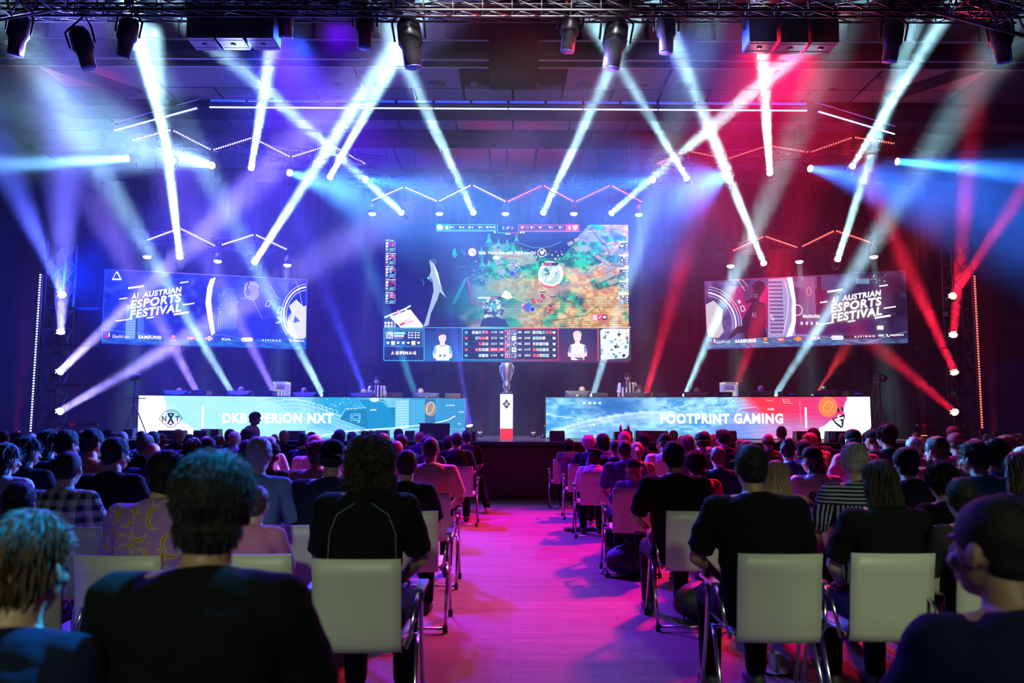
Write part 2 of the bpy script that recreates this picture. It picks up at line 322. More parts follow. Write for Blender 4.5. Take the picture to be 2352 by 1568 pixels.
class Canvas:
    def __init__(s, TL, TR, BR, BL, xl, xr, yt, yb):
        s.C = [Vector(TL), Vector(TR), Vector(BR), Vector(BL)]; s.xl, s.xr, s.yt, s.yb = xl, xr, yt, yb
        s.n = (s.C[1]-s.C[0]).cross(s.C[3]-s.C[0]).normalized()
        if s.n.y > 0: s.n = -s.n
        s.org = (s.C[2]+s.C[3])/2; s.v = []; s.f = []; s.c = []; s.L = 1
    def uv(s, x, y):
        u = (x-s.xl)/(s.xr-s.xl); t = s.yt[0]+(s.yt[1]-s.yt[0])*u; b = s.yb[0]+(s.yb[1]-s.yb[0])*u
        return min(1, max(0, u)), min(1, max(0, (y-t)/(b-t)))
    def p(s, x, y, L=None):
        u, v = s.uv(x, y); A, B, C, D = s.C
        return A*(1-u)*(1-v)+B*u*(1-v)+C*u*v+D*(1-u)*v + s.n*(.0007*(s.L if L is None else L)) - s.org
    def poly(s, pts, col, up=True):
        if up: s.L += 1
        col = lin(col) if isinstance(col, str) else col
        n = len(s.v); s.v.extend(s.p(*q) for q in pts); s.f.append(tuple(range(n, n+len(pts)))); s.c.append([col]*len(pts))
    def rect(s, x0, y0, x1, y1, col, up=True): s.poly([(x0,y0),(x1,y0),(x1,y1),(x0,y1)], col, up)
    def frame(s, x0, y0, x1, y1, w, col):
        s.rect(x0,y0,x1,y0+w,col); s.rect(x0,y1-w,x1,y1,col,False); s.rect(x0,y0,x0+w,y1,col,False); s.rect(x1-w,y0,x1,y1,col,False)
    def line(s, pts, w, col):
        s.L += 1
        for (a, b), (c, d) in zip(pts, pts[1:]):
            l = math.hypot(c-a, d-b) or 1; nx, ny = -(d-b)/l*w/2, (c-a)/l*w/2
            s.poly([(a+nx,b+ny),(c+nx,d+ny),(c-nx,d-ny),(a-nx,b-ny)], col, False)
    def disc(s, x, y, r, col, ry=None, n=20): s.poly([(x+r*math.cos(2*PI*i/n), y+(ry or r)*math.sin(2*PI*i/n)) for i in range(n)], col)
    def ring(s, x, y, r, w, col, ry=None, a0=0, a1=360, n=40, rot=0):
        ry = ry or r; c, d = math.cos(rot), math.sin(rot)
        P = [(r*math.cos(math.radians(a0+(a1-a0)*i/n)), ry*math.sin(math.radians(a0+(a1-a0)*i/n))) for i in range(n+1)]
        s.line([(x+a*c-b*d, y+a*d+b*c) for a, b in P], w, col)
    def text(s, t, x0, y0, x1, y1, col, off=.0, quad=None, fine=2, shear=0):
        s.L += 1; col = lin(col) if isinstance(col, str) else col; V, P = text2d(t, off, fine, shear)
        q = quad or [(x0,y0),(x1,y0),(x1,y1),(x0,y1)]; n = len(s.v)
        for u, v in V:
            x = q[0][0]*(1-u)*(1-v)+q[1][0]*u*(1-v)+q[2][0]*u*v+q[3][0]*(1-u)*v; y = q[0][1]*(1-u)*(1-v)+q[1][1]*u*(1-v)+q[2][1]*u*v+q[3][1]*(1-u)*v
            s.v.append(s.p(x, y))
        for f in P: s.f.append(tuple(i+n for i in f)); s.c.append([col]*len(f))
    def grid(s, x0, y0, x1, y1, nx, ny, fn):
        X, Y = np.meshgrid(np.linspace(x0, x1, nx+1), np.linspace(y0, y1, ny+1)); C = np.clip(fn(X, Y), 0, 4); n = len(s.v); s.L += 1
        for j in range(ny+1):
            for i in range(nx+1): s.v.append(s.p(X[j,i], Y[j,i]))
        for j in range(ny):
            for i in range(nx):
                s.f.append((n+j*(nx+1)+i, n+j*(nx+1)+i+1, n+(j+1)*(nx+1)+i+1, n+(j+1)*(nx+1)+i))
                s.c.append([tuple(C[j,i]), tuple(C[j,i+1]), tuple(C[j+1,i+1]), tuple(C[j+1,i])])
    def blobs(s, x0, y0, x1, y1, n, cols, r=(.6, 2)):
        s.L += 1
        for i in range(n):
            x = random.uniform(x0, x1); y = random.uniform(y0, y1); k = random.uniform(*r); q = random.uniform(.5, 1.2); a = random.random()*6
            s.poly([(x+k*math.cos(a+t)*random.uniform(.7,1.2), y+k*q*math.sin(a+t)*random.uniform(.7,1.2)) for t in (0, 1.2, 2.4, 3.7, 5)], random.choice(cols), False)
    def build(s, name, label, cat, strength, thick=.09, frame_col=None, group=None):
        root = empty(name, s.org, 0, label, cat, group)
        A, B, C, D = [c - s.org for c in s.C]; e = .02; mb = MB(); bk = -s.n*thick
        R = (B-A).normalized()*e; U = (A-D).normalized()*e
        q = [A-R+U, B+R+U, C+R-U, D-R-U]; f = [v + s.n*.0002 for v in q]
        mb.add(f+[v+bk for v in q], [(0,1,2,3),(7,6,5,4),(0,4,5,1),(1,5,6,2),(2,6,7,3),(3,7,4,0)]); mb.build('cabinet', frame_col or BLACK, root)
        if s.C[0].z > 4:
            for k in (.12, .5, .88):
                t = A.lerp(B, k)+bk*.5; MB().cyl(t, Vector((t.x, t.y, 9.24-s.org.z)), .012, n=6).build('hanging_cable', BLACK, root)
        me = bpy.data.meshes.new('picture'); me.from_pydata(s.v, [], s.f)
        at_ = me.color_attributes.new('Col', 'FLOAT_COLOR', 'CORNER'); arr = np.array([(*c, 1.0) for p in s.c for c in p], dtype=np.float32)
        at_.data.foreach_set('color', arr.ravel()); me.materials.append(glow_mat(name+'_glow', strength)); me.update(); link('picture', me, root)
        return root
def A3(h): return np.array(lin(h))
def mixc(a, b, t): return a*(1-t[..., None]) + b*t[..., None]
def sm(x, a, b): t = np.clip((x-a)/(b-a), 0, 1); return t*t*(3-2*t)
# ---- the middle screen
YS = 22.6
cv = Canvas(at(883,515,YS), at(1443,516,YS), at(1445,832,YS), at(883,829,YS), 883, 1443, (515,516), (829,832))
def game(X, Y):
    n1 = fbm(X/38, Y/26, 3); n2 = fbm(X/9, Y/7, 9); n3 = fbm(X/90, Y/60, 5)
    green = mixc(A3('#02583c'), A3('#14cf7e'), sm(n2, .3, .75)); sand = mixc(A3('#d08a34'), A3('#f0d478'), sm(n2, .3, .7)); stone = A3('#b5b48c')
    g = mixc(green, np.broadcast_to(stone, green.shape), sm(n1, .52, .62)*.7)
    ps = sm(n3 + (X-1270)/420 + (Y-640)/500, .42, .66); g = mixc(g, sand, ps*sm(n1, .3, .5))
    path = np.exp(-((X-(1060+(760-Y)*2.4))/32)**2); g = mixc(g, np.broadcast_to(A3('#cda188'), g.shape), path*.75*sm(Y, 640, 660))
    top = 560+35*np.sin((X-1180)/55.)*(X > 1180) - np.clip(X-1290, 0, 200)*.75 + 12*(n2-.5)
    dark = sm(Y, top-5, top+6)*sm(X+(n1-.5)*90-(760-Y)*.22, 1050, 1115)
    dk = mixc(A3('#020b3c'), A3('#063a6e'), sm(n2, .55, .95)*.8*sm(X, 960, 1060)*(Y > 590))
    dk = mixc(dk, np.broadcast_to(A3('#000a46'), dk.shape), sm(1-X/1300., .0, .3))
    c = mixc(dk, g, dark)
    c = mixc(c, np.broadcast_to(A3('#08b58c'), c.shape), np.exp(-((X-1165)/80)**2-((Y-690)/60)**2)*.6)
    c = mixc(c, np.broadcast_to(A3('#0f8f68'), c.shape), np.exp(-((X-1080)/60)**2-((Y-700)/30)**2)*.6)
    st = (np.sin((Y-640)*2*PI/4.9) > .1)*sm(Y, 632, 690)*.42
    return c*(1-st[..., None])
cv.grid(883, 515, 1443, 755, 330, 142, game)
cv.grid(883, 755, 1443, 832, 60, 10, lambda X, Y: mixc(mixc(A3('#0b3a78'), A3('#0a6aa8'), sm(Y, 760, 832)), mixc(A3('#141c46'), A3('#55224e'), sm(Y, 760, 832)), sm(X, 1130, 1290)))
DK = '#031c3a'; CY = '#59c9de'; RE = '#ff3b4a'; WH = (1.1,1.1,1.15)
cv.rect(884, 515, 1000, 760, '#010d48'); cv.L -= 1
cv.grid(884, 516, 1000, 754, 12, 90, lambda X, Y: mixc(A3('#010d4c'), A3('#1a3f7a'), (np.sin((Y-640)*2*PI/4.9) > .6)*sm(Y, 640, 720)*.8))
def tree(x, y, h):
    for k in range(4):
        a = y+h*k*.2; wd = h*(.13+.07*k); cv.poly([(x, a), (x+wd, a+h*.33), (x+wd*.3, a+h*.28), (x, a+h*.4), (x-wd*.4, a+h*.28), (x-wd, a+h*.35)], ['#19a384','#0e8a78','#2fc79c','#0b7a70'][k])
for t in ((1123,534,34),(1145,548,26),(1165,548,30),(1106,567,28),(1107,590,34),(1186,538,22),(1163,560,22)): tree(*t)
cv.poly([(1040,575),(1046,570),(1050,588),(1044,594),(1038,585)], '#11a58a'); cv.poly([(1060,572),(1072,584),(1068,588),(1058,578)], '#0a6c74')
# pale rock spine on the left and the low stone walls on the right
cv.poly([(986,600),(996,604),(1006,628),(1010,645),(1016,668),(1024,684),(1010,672),(1004,690),(990,720),(984,748),(972,752),(978,735),(988,700),(996,670),(994,650),(986,636),(990,622)], '#9fb6c6')
cv.poly([(996,604),(1006,628),(1010,645),(1014,664),(1008,650),(1000,628)], '#dfe8ee'); cv.poly([(984,636),(992,640),(996,652),(988,646)], '#5c86a8'); cv.line([(1012,668),(1024,684)], 1.2, '#b8d4e4')
cv.line([(986,600),(998,597),(1003,606)], 2, '#2b9c94'); cv.disc(984, 640, 3, '#4fe09c'); cv.line([(968,642),(974,650),(972,658)], 1.4, '#2f9ca0')
WALLC = ['#a4a386','#c4bf98','#8d9076','#b7a886']
for i, (x, y, w, h, a) in enumerate(((1390,572,26,9,.5),(1402,560,20,8,-.3),(1424,575,16,30,.6),(1385,600,40,10,.55),(1400,618,28,14,-.5),(1376,612,24,8,-.6),(1418,610,30,8,.2),(1392,638,42,14,-.5),(1408,648,24,14,-.5),(1360,620,26,6,-.7),(1342,545,16,9,.3),(1326,551,15,9,-.5),(1310,560,14,10,-.6),(1358,533,22,6,-.1),(1374,545,22,6,.9),(1386,556,14,6,.6))):
    c, s_ = math.cos(a), math.sin(a); P = [(x+u*w/2*c-v*h/2*s_, y+u*w/2*s_+v*h/2*c) for u, v in ((-1,-1),(1,-.7),(1,1),(-1,.8))]; cv.poly(P, WALLC[i % 4]); cv.line([P[3], P[2], P[1]], 1.1, '#1c2a22')
cv.line([(1184,557),(1210,566),(1240,569),(1270,560),(1300,545),(1330,530),(1345,524)], 2.2, '#0b2436'); cv.line([(1190,559),(1225,571),(1262,568),(1290,556)], 1, '#4fc0b4'); cv.line([(1345,524),(1362,532),(1372,548),(1392,566),(1400,590),(1412,598)], 1.4, '#20301f')
cv.line([(1240,750),(1258,738),(1290,735),(1312,731),(1345,726),(1372,704),(1378,722)], 1.4, '#2a3326'); cv.line([(1283,668),(1285,690),(1290,720)], 1, '#4a4a3a')
for P in ([(1135,600),(1152,598),(1158,606),(1140,612)],[(1137,614),(1156,612),(1150,622)],[(1143,624),(1160,620),(1164,630),(1146,634)],[(1120,598),(1126,604),(1124,618)]): cv.poly(P, '#9aa6ae')
cv.disc(1140, 594, 9, '#d9e6c0', 5); cv.line([(1160,600),(1190,600)], 1, '#c42a48')
# units, the white orb, the stone heap and the banner
cv.ring(1176, 628, 22, 1.2, '#9fd6ff', 18); cv.ring(1182, 628, 10, 1.6, '#3f7dff', 8); cv.disc(1176, 630, 6, '#1c46d0', 5); cv.blobs(1164, 596, 1190, 622, 40, ['#4f7dff','#88b4ff','#1a3ad0','#e9c8f0'], (1, 3))
cv.disc(1264, 632, 28, '#f6f2ee', 29, 32); cv.disc(1264, 632, 22, '#a4d0b4', 23, 28); cv.blobs(1248, 618, 1280, 648, 22, ['#e8f5e4','#2b9a74','#ffffff','#0f6a58'], (1.5, 4.5)); cv.line([(1256,648),(1272,616)], 5, '#ffffff'); cv.line([(1262,646),(1278,622)], 3, '#f3ecc8')
cv.ring(1264, 632, 27, 3, '#ffffff', 28)
cv.rect(1241, 605, 1281, 612, '#141a30'); cv.rect(1249, 606.5, 1267, 610.5, '#d8525c'); cv.rect(1243, 606.5, 1248, 610.5, '#e8e8f0', False); cv.rect(1252, 602, 1270, 605, '#f2e8e4', False)
cv.poly([(1238,648),(1250,656),(1270,660),(1284,652),(1276,664),(1256,664),(1244,658)], '#e2603c')
for x, y in ((1240,690),(1246,682),(1266,706),(1265,718),(1225,694),(1258,714)): cv.blobs(x-5, y-4, x+5, y+5, 9, ['#e03a24','#b81c1c','#ff7a4a','#7c1420'], (1.5, 4))
for x, y in ((1239,672),(1262,683),(1262,699)): cv.rect(x, y, x+15, y+2, '#121622')
cv.disc(1212, 708, 11, '#2f5fe0', 10); cv.disc(1222, 712, 6, '#123aa8'); cv.ring(1222, 712, 6, 1, '#cfe0ff'); cv.blobs(1196, 700, 1206, 716, 12, ['#d84a60','#f0d0d8','#8a1c30'], (1, 3)); cv.line([(1172,682),(1210,698)], 1.4, '#8fe0d0')
cv.blobs(1110, 690, 1158, 732, 90, ['#1d3344','#c8dcdc','#e8f0ec','#3c5a6a','#7fb4b4','#0c1c30'], (2.5, 5.5)); cv.poly([(1102,752),(1108,734),(1136,730),(1160,735),(1168,752)], '#0d2742'); cv.disc(1134, 706, 7, '#48b0a8', 6)
cv.rect(1096, 683.5, 1172, 688.5, '#0f1830'); cv.rect(1097, 684, 1126, 688, '#dff3ff'); cv.rect(1126, 685, 1142, 688, '#e86a72', False); cv.poly([(1150,684),(1160,668),(1172,676),(1176,686),(1166,690)], '#e4faff')
cv.blobs(1140, 575, 1380, 600, 60, ['#1d9c74','#7fbf8a','#cfc88e'], (1, 3)); cv.blobs(1290, 640, 1430, 740, 70, ['#c9b878','#58a878','#e4d49a','#7c9a68'], (1, 3.2))
cv.blobs(1040, 600, 1150, 650, 40, ['#0c3a7c','#2a5f9c','#0e7a74','#8fb0c8'], (.8, 2.6)); cv.line([(1072,640),(1078,660),(1086,700),(1110,700)], 3, '#a83a58')
cv.poly([(1038,700),(1052,670),(1068,640),(1072,644),(1060,672),(1046,700)], '#12887c')
cv.poly([(896,730),(943,712),(973,750),(969,755),(922,755)], '#fbeef2'); cv.line([(884,731),(900,724),(916,718),(930,712),(944,704)], 4, '#dfeaf4'); cv.line([(902,726),(900,734)], 5, '#dfeaf4'); cv.line([(931,710),(936,718)], 5, '#dfeaf4')
cv.poly([(910,722),(914,714),(922,716),(920,724)], '#f0b8a0'); cv.poly([(918,747),(930,741),(931,746),(920,750)], '#e02a30'); cv.text('RIOT', 0, 0, 0, 0, '#e45a5a', .01, [(930,738),(942,734),(943,738),(931,742)]); cv.text('GAMES', 0, 0, 0, 0, '#e45a5a', .01, [(931,743),(952,736),(953,739),(932,747)])
# top bar
cv.rect(883.5, 515.2, 1001, 534, '#01114e'); cv.rect(1002, 515.5, 1143, 533.5, '#0a2a74'); cv.rect(1144, 515.5, 1191, 537, '#02145a'); cv.rect(1194, 516, 1331, 534, '#35103a')
cv.rect(1002, 515.5, 1034, 532, '#1d9ec8'); cv.disc(1011, 524, 7, '#f4fbff', 6.4); cv.disc(1027, 524, 3, '#ffffff', 4.5); cv.frame(1034, 517, 1138, 531, 1.2, CY); cv.rect(1002, 532, 1139, 533.4, CY)
cv.line([(1143,515.5),(1143,537),(1168,537)], 1.4, CY); cv.line([(1191,515.5),(1191,537),(1168,537)], 1.4, RE)
cv.frame(1196, 518, 1300, 531, 1.2, RE); cv.rect(1300, 517, 1330, 533, '#e0222f'); cv.rect(1194, 533, 1331, 534.2, '#ff7a6a'); cv.disc(1307.5, 525, 2.6, '#ffffff', 4.6); cv.poly([(1315,520),(1326,519),(1325,527),(1320,531),(1315,526)], '#fff0f0')
def ico(x, y, r=2.6, c=WH): cv.poly([(x-r,y-r),(x,y-r*.7),(x+r,y-r),(x+r,y+r*.3),(x,y+r),(x-r,y+r*.3)], c)
for x, t in ((1037,'1'),(1058,'0'),(1079,'5'),(1102,'1')): ico(x, 524); cv.text(t, x+5, 521.5, x+5+(1.4 if t == '1' else 3.2), 526.5, WH, .02)
ico(1119, 524); cv.text('30.7k', 1124, 521.3, 1137, 526.3, WH, .02)
ico(1199.5, 524.5); cv.text('33.6k', 1204, 521.5, 1216, 526.5, '#ff5a66', .02)
for x, t in ((1220.5,'2'),(1240,'1'),(1263,'0'),(1285.5,'2')): ico(x, 524.5); cv.text(t, x+4.5, 522, x+4.5+(1.4 if t == '1' else 3.2), 527, '#ff5a66', .02)
cv.text('5', 1154.5, 522, 1158.5, 529, '#7fe8ff', .03); cv.text('8', 1174.5, 522, 1179, 529, '#ff5a66', .03); cv.line([(1163.5,528),(1166,525.5),(1169.5,522.5)], 2.6, WH)
cv.text('18:40', 1161, 538, 1172, 541.5, WH, .02); ico(1137, 536, 2.2); ico(1196, 536.5, 2.2); ico(1202, 536.5, 2.2)
# kill message
cv.disc(1085, 582, 10, '#e23a5a'); cv.disc(1085, 582, 8.8, '#ffffff'); cv.blobs(1080, 577, 1090, 587, 14, ['#3a3f9c','#8088c8','#c8c4e8'], (1, 2.6)); cv.disc(1244, 583, 10, '#ffffff'); cv.disc(1244, 583, 8.6, '#2a1c48'); cv.poly([(1239,577),(1244,580),(1250,576),(1249,584),(1244,589),(1240,584)], '#f4f8ff')
cv.line([(1150,591.5),(1197,591.5)], 1.2, '#e0344e'); cv.text('RNL Varry has slain DKB noz2k!', 1100, 579.5, 1230.5, 588.8, (1.2,1.1,1.15), .02)
# player tiles on both edges
for i, (nm, y) in enumerate((('DKB Topic',553),('DKB Twohtova',583),('DKB Labo',613),('DKB noz2k',643),('DKB Tahimo',673))):
    cv.text(nm, 887.5, y, 906+(i % 2)*5, y+4, WH, .02); x = 886.5+1; cv.frame(x, y+5.5, x+22, y+27, .8, '#c8d0e8'); cv.disc(x+3.5, y+9, 3, '#ffffff'); ico(x+3.5, y+16, 2.6); ico(x+3.5, y+22.5, 2)
    cv.blobs(x+9, y+7, x+19, y+17, 16, [['#c81c6e','#6a1a8c','#ff4a7a'],['#d8a0b8','#b84a5a','#f0d8e0'],['#7088b8','#d8e0f4','#8c3a5a'],['#a02030','#302058','#e8486a'],['#e890b0','#d8d0e8','#a84a70']][i], (1, 2.8)); cv.ring(x+19.5, y+9, 2.8, 1.1, RE, n=12)
    cv.rect(x+8.5, y+20, x+20, y+22, '#58d8c0'); cv.rect(x+8.5, y+23.2, x+18, y+25.2, '#8fd0e8', False)
for i, y in enumerate((557,588,618,648,677)):
    cv.rect(1419, y, 1441, y+3, '#f4fffa'); cv.rect(1421, y+5, 1433, y+17, '#0f1428'); cv.blobs(1422, y+6, 1432, y+16, 12, ['#ffffff','#98a8c8','#485878'], (1, 2.4)); cv.rect(1434, y+5, 1441, y+24, '#2a3244'); cv.disc(1437.5, y+9, 2.3, '#f8d8d8'); cv.disc(1437.5, y+15, 2.3, '#e8b0b0'); cv.disc(1437.5, y+21, 2.1, '#8fe0d8')
    cv.rect(1421, y+18.5, 1433, y+24.5, '#2a3c4c'); cv.rect(1422, y+19.5, 1429, y+21, '#8fe0e8'); cv.rect(1422, y+22.3, 1431, y+23.8, '#8fe0e8', False)
cv.frame(1357, 724, 1393, 739, 1.4, '#ff6a48'); cv.rect(1359, 726, 1369, 737.5, '#cfd0f4'); cv.rect(1369, 726, 1381, 737.5, '#f0384a', False); cv.rect(1381, 726, 1391.5, 737.5, '#181c34', False); cv.line([(1372,734),(1378,729)], 1.8, WH); ico(1386, 731.5, 3.4)
for i in range(8): cv.rect(885.5+7*(i % 4), 741.5+7*(i//4), 890.5+7*(i % 4), 747+7*(i//4), ['#d8e8f8','#a0b8d8','#f0c0c8','#ffffff'][(i*3) % 4])
# lower third
cv.rect(883, 754.5, 1170, 755.8, CY); cv.rect(1170, 754.5, 1443, 755.8, '#ff7a48'); cv.rect(884, 757, 975, 829, '#0a3058'); cv.frame(883.5, 757.5, 976, 829.5, 1.3, CY); cv.rect(887, 762, 971, 797, '#0c3c66'); cv.frame(886.5, 761.5, 971.5, 797.5, .9, CY)
cv.rect(889, 764, 905, 780, '#b8c8f0'); cv.blobs(891, 766, 904, 778, 14, ['#ffffff','#5870c8','#8898d8'], (1.5, 3)); cv.rect(907, 765, 933, 770, '#a0f0dc'); cv.rect(907, 771.5, 930, 776, '#d0e8f4', False); cv.rect(907, 778, 928, 779.6, '#d870c0', False)
for i in range(6): ico(941+15*(i % 2), 766.5+5.5*(i//2), 1.9); cv.rect(945+15*(i % 2), 765.5+5.5*(i//2), 951+15*(i % 2), 767.5+5.5*(i//2), WH)
for i in range(7): x = 889+11.6*i; cv.rect(x, 785, x+9, 794.5, ['#2a6cc8','#c8d4e0','#18346a','#2a78d8','#101c38','#f0d890','#283858'][i]); ico(x+4.5, 789.5, 2.8)
for ch, x in zip('ASFINAG', (901,911.5,921,928.5,932.5,941.5,951)): cv.text(ch, x, 808.5, x+(2.0 if ch == 'I' else 6.6), 815.8, WH, .045)
for x in (909.5,919,927,931,940,949.5): cv.rect(x-.3, 808.5, x+.6, 815.8, '#e89888')
cv.rect(1062.5, 757.5, 1280, 829, '#06223e'); cv.frame(1062, 757, 1170, 828, 1.3, CY); cv.frame(1170, 757, 1280.5, 828.5, 1.3, RE); cv.rect(1168, 758.5, 1172, 827, '#06223e'); cv.line([(1171.5,759),(1171.5,826)], .8, CY)
IT = ['#e85a4a','#f0f0f4','#58c8d8','#f0a070','#b8c8f0','#d84a78','#8fe0d0','#fff0d0']
for r, (k, n, n2, k2) in enumerate((('1/1/0','132','180','6/0/1'),('2/1/2','146','144','3/4/0'),('1/2/1','183','182','2/0/2'),('0/3/3','129','163','1/1/3'),('1/1/4','39','25','2/0/3'))):
    y = 761.5+13.1*r; ico(1071.5, y+5, 3.4, IT[2] if r % 2 == 0 else IT[0]); ico(1270.5, y+5, 3.4, '#f0e0f0')
    if r == 3: cv.rect(1122, y, 1159, y+9, '#c8142e')
    for q in range((5,4,3,4,3)[r]):
        x = 1115-7.6*q; random.choice; cv.rect(x, y+1.2, x+6.4, y+8, IT[(r*3+q*5) % 8]); cv.blobs(x+1, y+2, x+5.5, y+7, 3, ['#ffffff','#20304c','#c03040'], (.7, 1.7))
    for q in range((6,4,5,5,5)[r]):
        x = 1222+7.4*q; cv.rect(x, y+1.2, x+6.2, y+8, IT[(r*5+q*3+1) % 8]); cv.blobs(x+1, y+2, x+5.3, y+7, 3, ['#ffffff','#20304c','#6a50c0'], (.7, 1.7))
    cv.text(k, 1127.5, y+1.8, 1141, y+6.8, WH, .02); cv.text(n, 1147+(3 if len(n) == 2 else 0), y+1.8, 1155.5, y+6.8, WH, .03); cv.text(n2, 1188+(1 if len(n2) == 2 else 0), y+1.8, 1197-(2 if len(n2) == 2 else 0), y+6.8, WH, .03); cv.text(k2, 1203, y+1.8, 1216.5, y+6.8, WH, .02)
    for x, cc in ((1159,['#c83060','#5a1430','#f0a0b8']),(1174,['#203070','#e8e8f8','#7090d0'])): cv.rect(x, y-.3, x+11, y+10.3, '#e8e4f4'); cv.rect(x+.8, y+.5, x+10.2, y+9.5, cc[r % 2]); cv.blobs(x+2, y+2, x+9, y+8, 7, cc+['#fff0f4'], (1, 2.6))
    if r: cv.line([(1064,y-1.4),(1278,y-1.4)], .5, '#1f6a8c')
def player(cx, hy, hair, jersey, sleeve, crossed):
    skin = '#f2dcd8'; s_ = 1
    cv.poly([(cx-5,hy+18),(cx+5,hy+18),(cx+6,hy+30),(cx-6,hy+30)], skin)
    cv.poly([(cx-7,hy+26),(cx-17,hy+30),(cx-21,hy+44),(cx-16,hy+48),(cx-14,hy+63),(cx+15,hy+63),(cx+16,hy+48),(cx+22,hy+44),(cx+18,hy+30),(cx+7,hy+26),(cx,hy+29)], jersey)
    cv.poly([(cx-17,hy+30),(cx-22,hy+45),(cx-15,hy+48),(cx-13,hy+32)], sleeve); cv.poly([(cx+18,hy+30),(cx+23,hy+45),(cx+16,hy+48),(cx+14,hy+32)], sleeve)
    if crossed: cv.poly([(cx-22,hy+45),(cx-15,hy+48),(cx-2,hy+50),(cx+14,hy+48),(cx+22,hy+45),(cx+21,hy+55),(cx+4,hy+56),(cx-10,hy+57),(cx-21,hy+55)], skin); cv.line([(cx-8,hy+52),(cx+10,hy+55)], 1.2, '#c8a4a8'); cv.poly([(cx-8,hy+57),(cx+12,hy+57),(cx+14,hy+63),(cx+2,hy+63)], '#46568c')
    else:
        cv.poly([(cx-22,hy+45),(cx-15,hy+48),(cx-13,hy+58),(cx-20,hy+56)], skin); cv.poly([(cx+23,hy+45),(cx+16,hy+48),(cx+14,hy+58),(cx+21,hy+56)], skin); cv.rect(cx-7, hy+48, cx-3, hy+54, '#4a70a0'); cv.rect(cx+2, hy+48, cx+8, hy+54, '#7aa0c0'); cv.ring(cx+7, hy+37, 2.6, .7, '#8aa8c8', n=12); cv.ring(cx, hy+26, 6.5, 1.2, '#26303c', 4, 0, 180, 14)
    cv.disc(cx, hy+11, 8.6, skin, 12); cv.poly([(cx-9.5,hy+10),(cx-10,hy+3),(cx-5,hy-2),(cx+3,hy-2.5),(cx+9,hy+2),(cx+9.5,hy+10),(cx+7,hy+5),(cx+1,hy+4),(cx-6,hy+6)], hair)
    for sx in (-3.4, 3.4): cv.disc(cx+sx, hy+11, 1.1, '#6a5058', .8, 8)
    cv.line([(cx-2.5,hy+18.3),(cx+2.5,hy+18.3)], .8, '#b07a80'); cv.line([(cx+.3,hy+12),(cx+.8,hy+15)], .6, '#c8a8a8')
player(1018, 768, '#4a3c50', '#f8f6fa', '#78c0e8', False); player(1322.5, 766, '#e8c8b8', '#faf4f8', '#7c88b8', True)
cv.line([(1369,757),(1369,830)], 1.6, '#ff6a5a'); cv.rect(1370, 757.5, 1443, 831, '#3a4050'); cv.poly([(1374,764),(1380,759),(1440,759),(1438,818),(1432,825),(1376,828)], '#dff0f0')
cv.blobs(1376, 766, 1436, 822, 60, ['#10161c','#1c2a30','#4fa8b0','#2a8c98','#c8e0e0','#f4f8f8'], (2, 5)); cv.line([(1376,824),(1402,796),(1436,762)], 6, '#f2f6f4'); cv.blobs(1410, 760, 1438, 800, 12, ['#d83a44','#f08a8a'], (1, 2.4)); cv.blobs(1374, 790, 1400, 824, 14, ['#58b8d0','#8fe0e8'], (1, 2.4)); cv.line([(1405,760),(1430,775),(1428,800),(1415,822)], 2, '#e8e4dc')
cv.rect(1369, 755, 1443, 756.6, '#ffd0c0')
cv.build('led_screen', 'large central LED wall showing the live game with score bar and two player portraits', 'screen', 1.25, .16)
# ---- desk screens
def waves(X, Y, x0, x1, y0, y1, freq, ph):
    u = (X-x0)/(x1-x0); v = (Y-y0)/(y1-y0); return u, v
def deskL(X, Y):
    u = (X-318)/751; v = (Y-908)/98; n = fbm(X/14, Y/6, 21); n2 = fbm(X/50, Y/20, 22)
    base = mixc(A3('#a4e4f8'), A3('#1f9ccc'), sm(u+(.5-v)*.14+(n2-.5)*.2, .42, .66))
    arc = .78 - .7*np.exp(-((u-.46)/.2)**2); ln = (np.sin((v-arc)*70+u*14) > .2)*np.exp(-np.clip(v-arc, 0, 9)*3)*(v > arc)
    base = mixc(base, np.broadcast_to(A3('#c8f2ff'), base.shape), ln*.8*sm(u, .25, .5)); base = mixc(base, np.broadcast_to(A3('#7fd0f0'), base.shape), (v > arc+.05)*.35*sm(u, .3, .5))
    base = mixc(base, np.broadcast_to(A3('#3a88bc'), base.shape), sm(u, .86, .96)*.9*(1-.4*n)); base = mixc(base, np.broadcast_to(A3('#8cd4f4'), base.shape), np.exp(-((u-.75)/.05)**2)*.7)
    return base*(.93+.14*n[..., None])
Yd = 19.2
cv = Canvas(at(319,908,Yd), at(1069,915,Yd), at(1069,1007,Yd), at(316,1002,Yd), 318, 1069, (908,915), (1002,1007))
cv.grid(318, 905, 1069, 1010, 250, 34, deskL)
WW = (1.15,1.12,1.15)
edge = [(318,900),(374,900),(376,916),(381,924),(384,940),(381,948),(378,958),(412,962),(420,967),(424,972),(432,974),(440,982),(446,984),(446,1010),(318,1010)]
cv.poly(edge, WW)
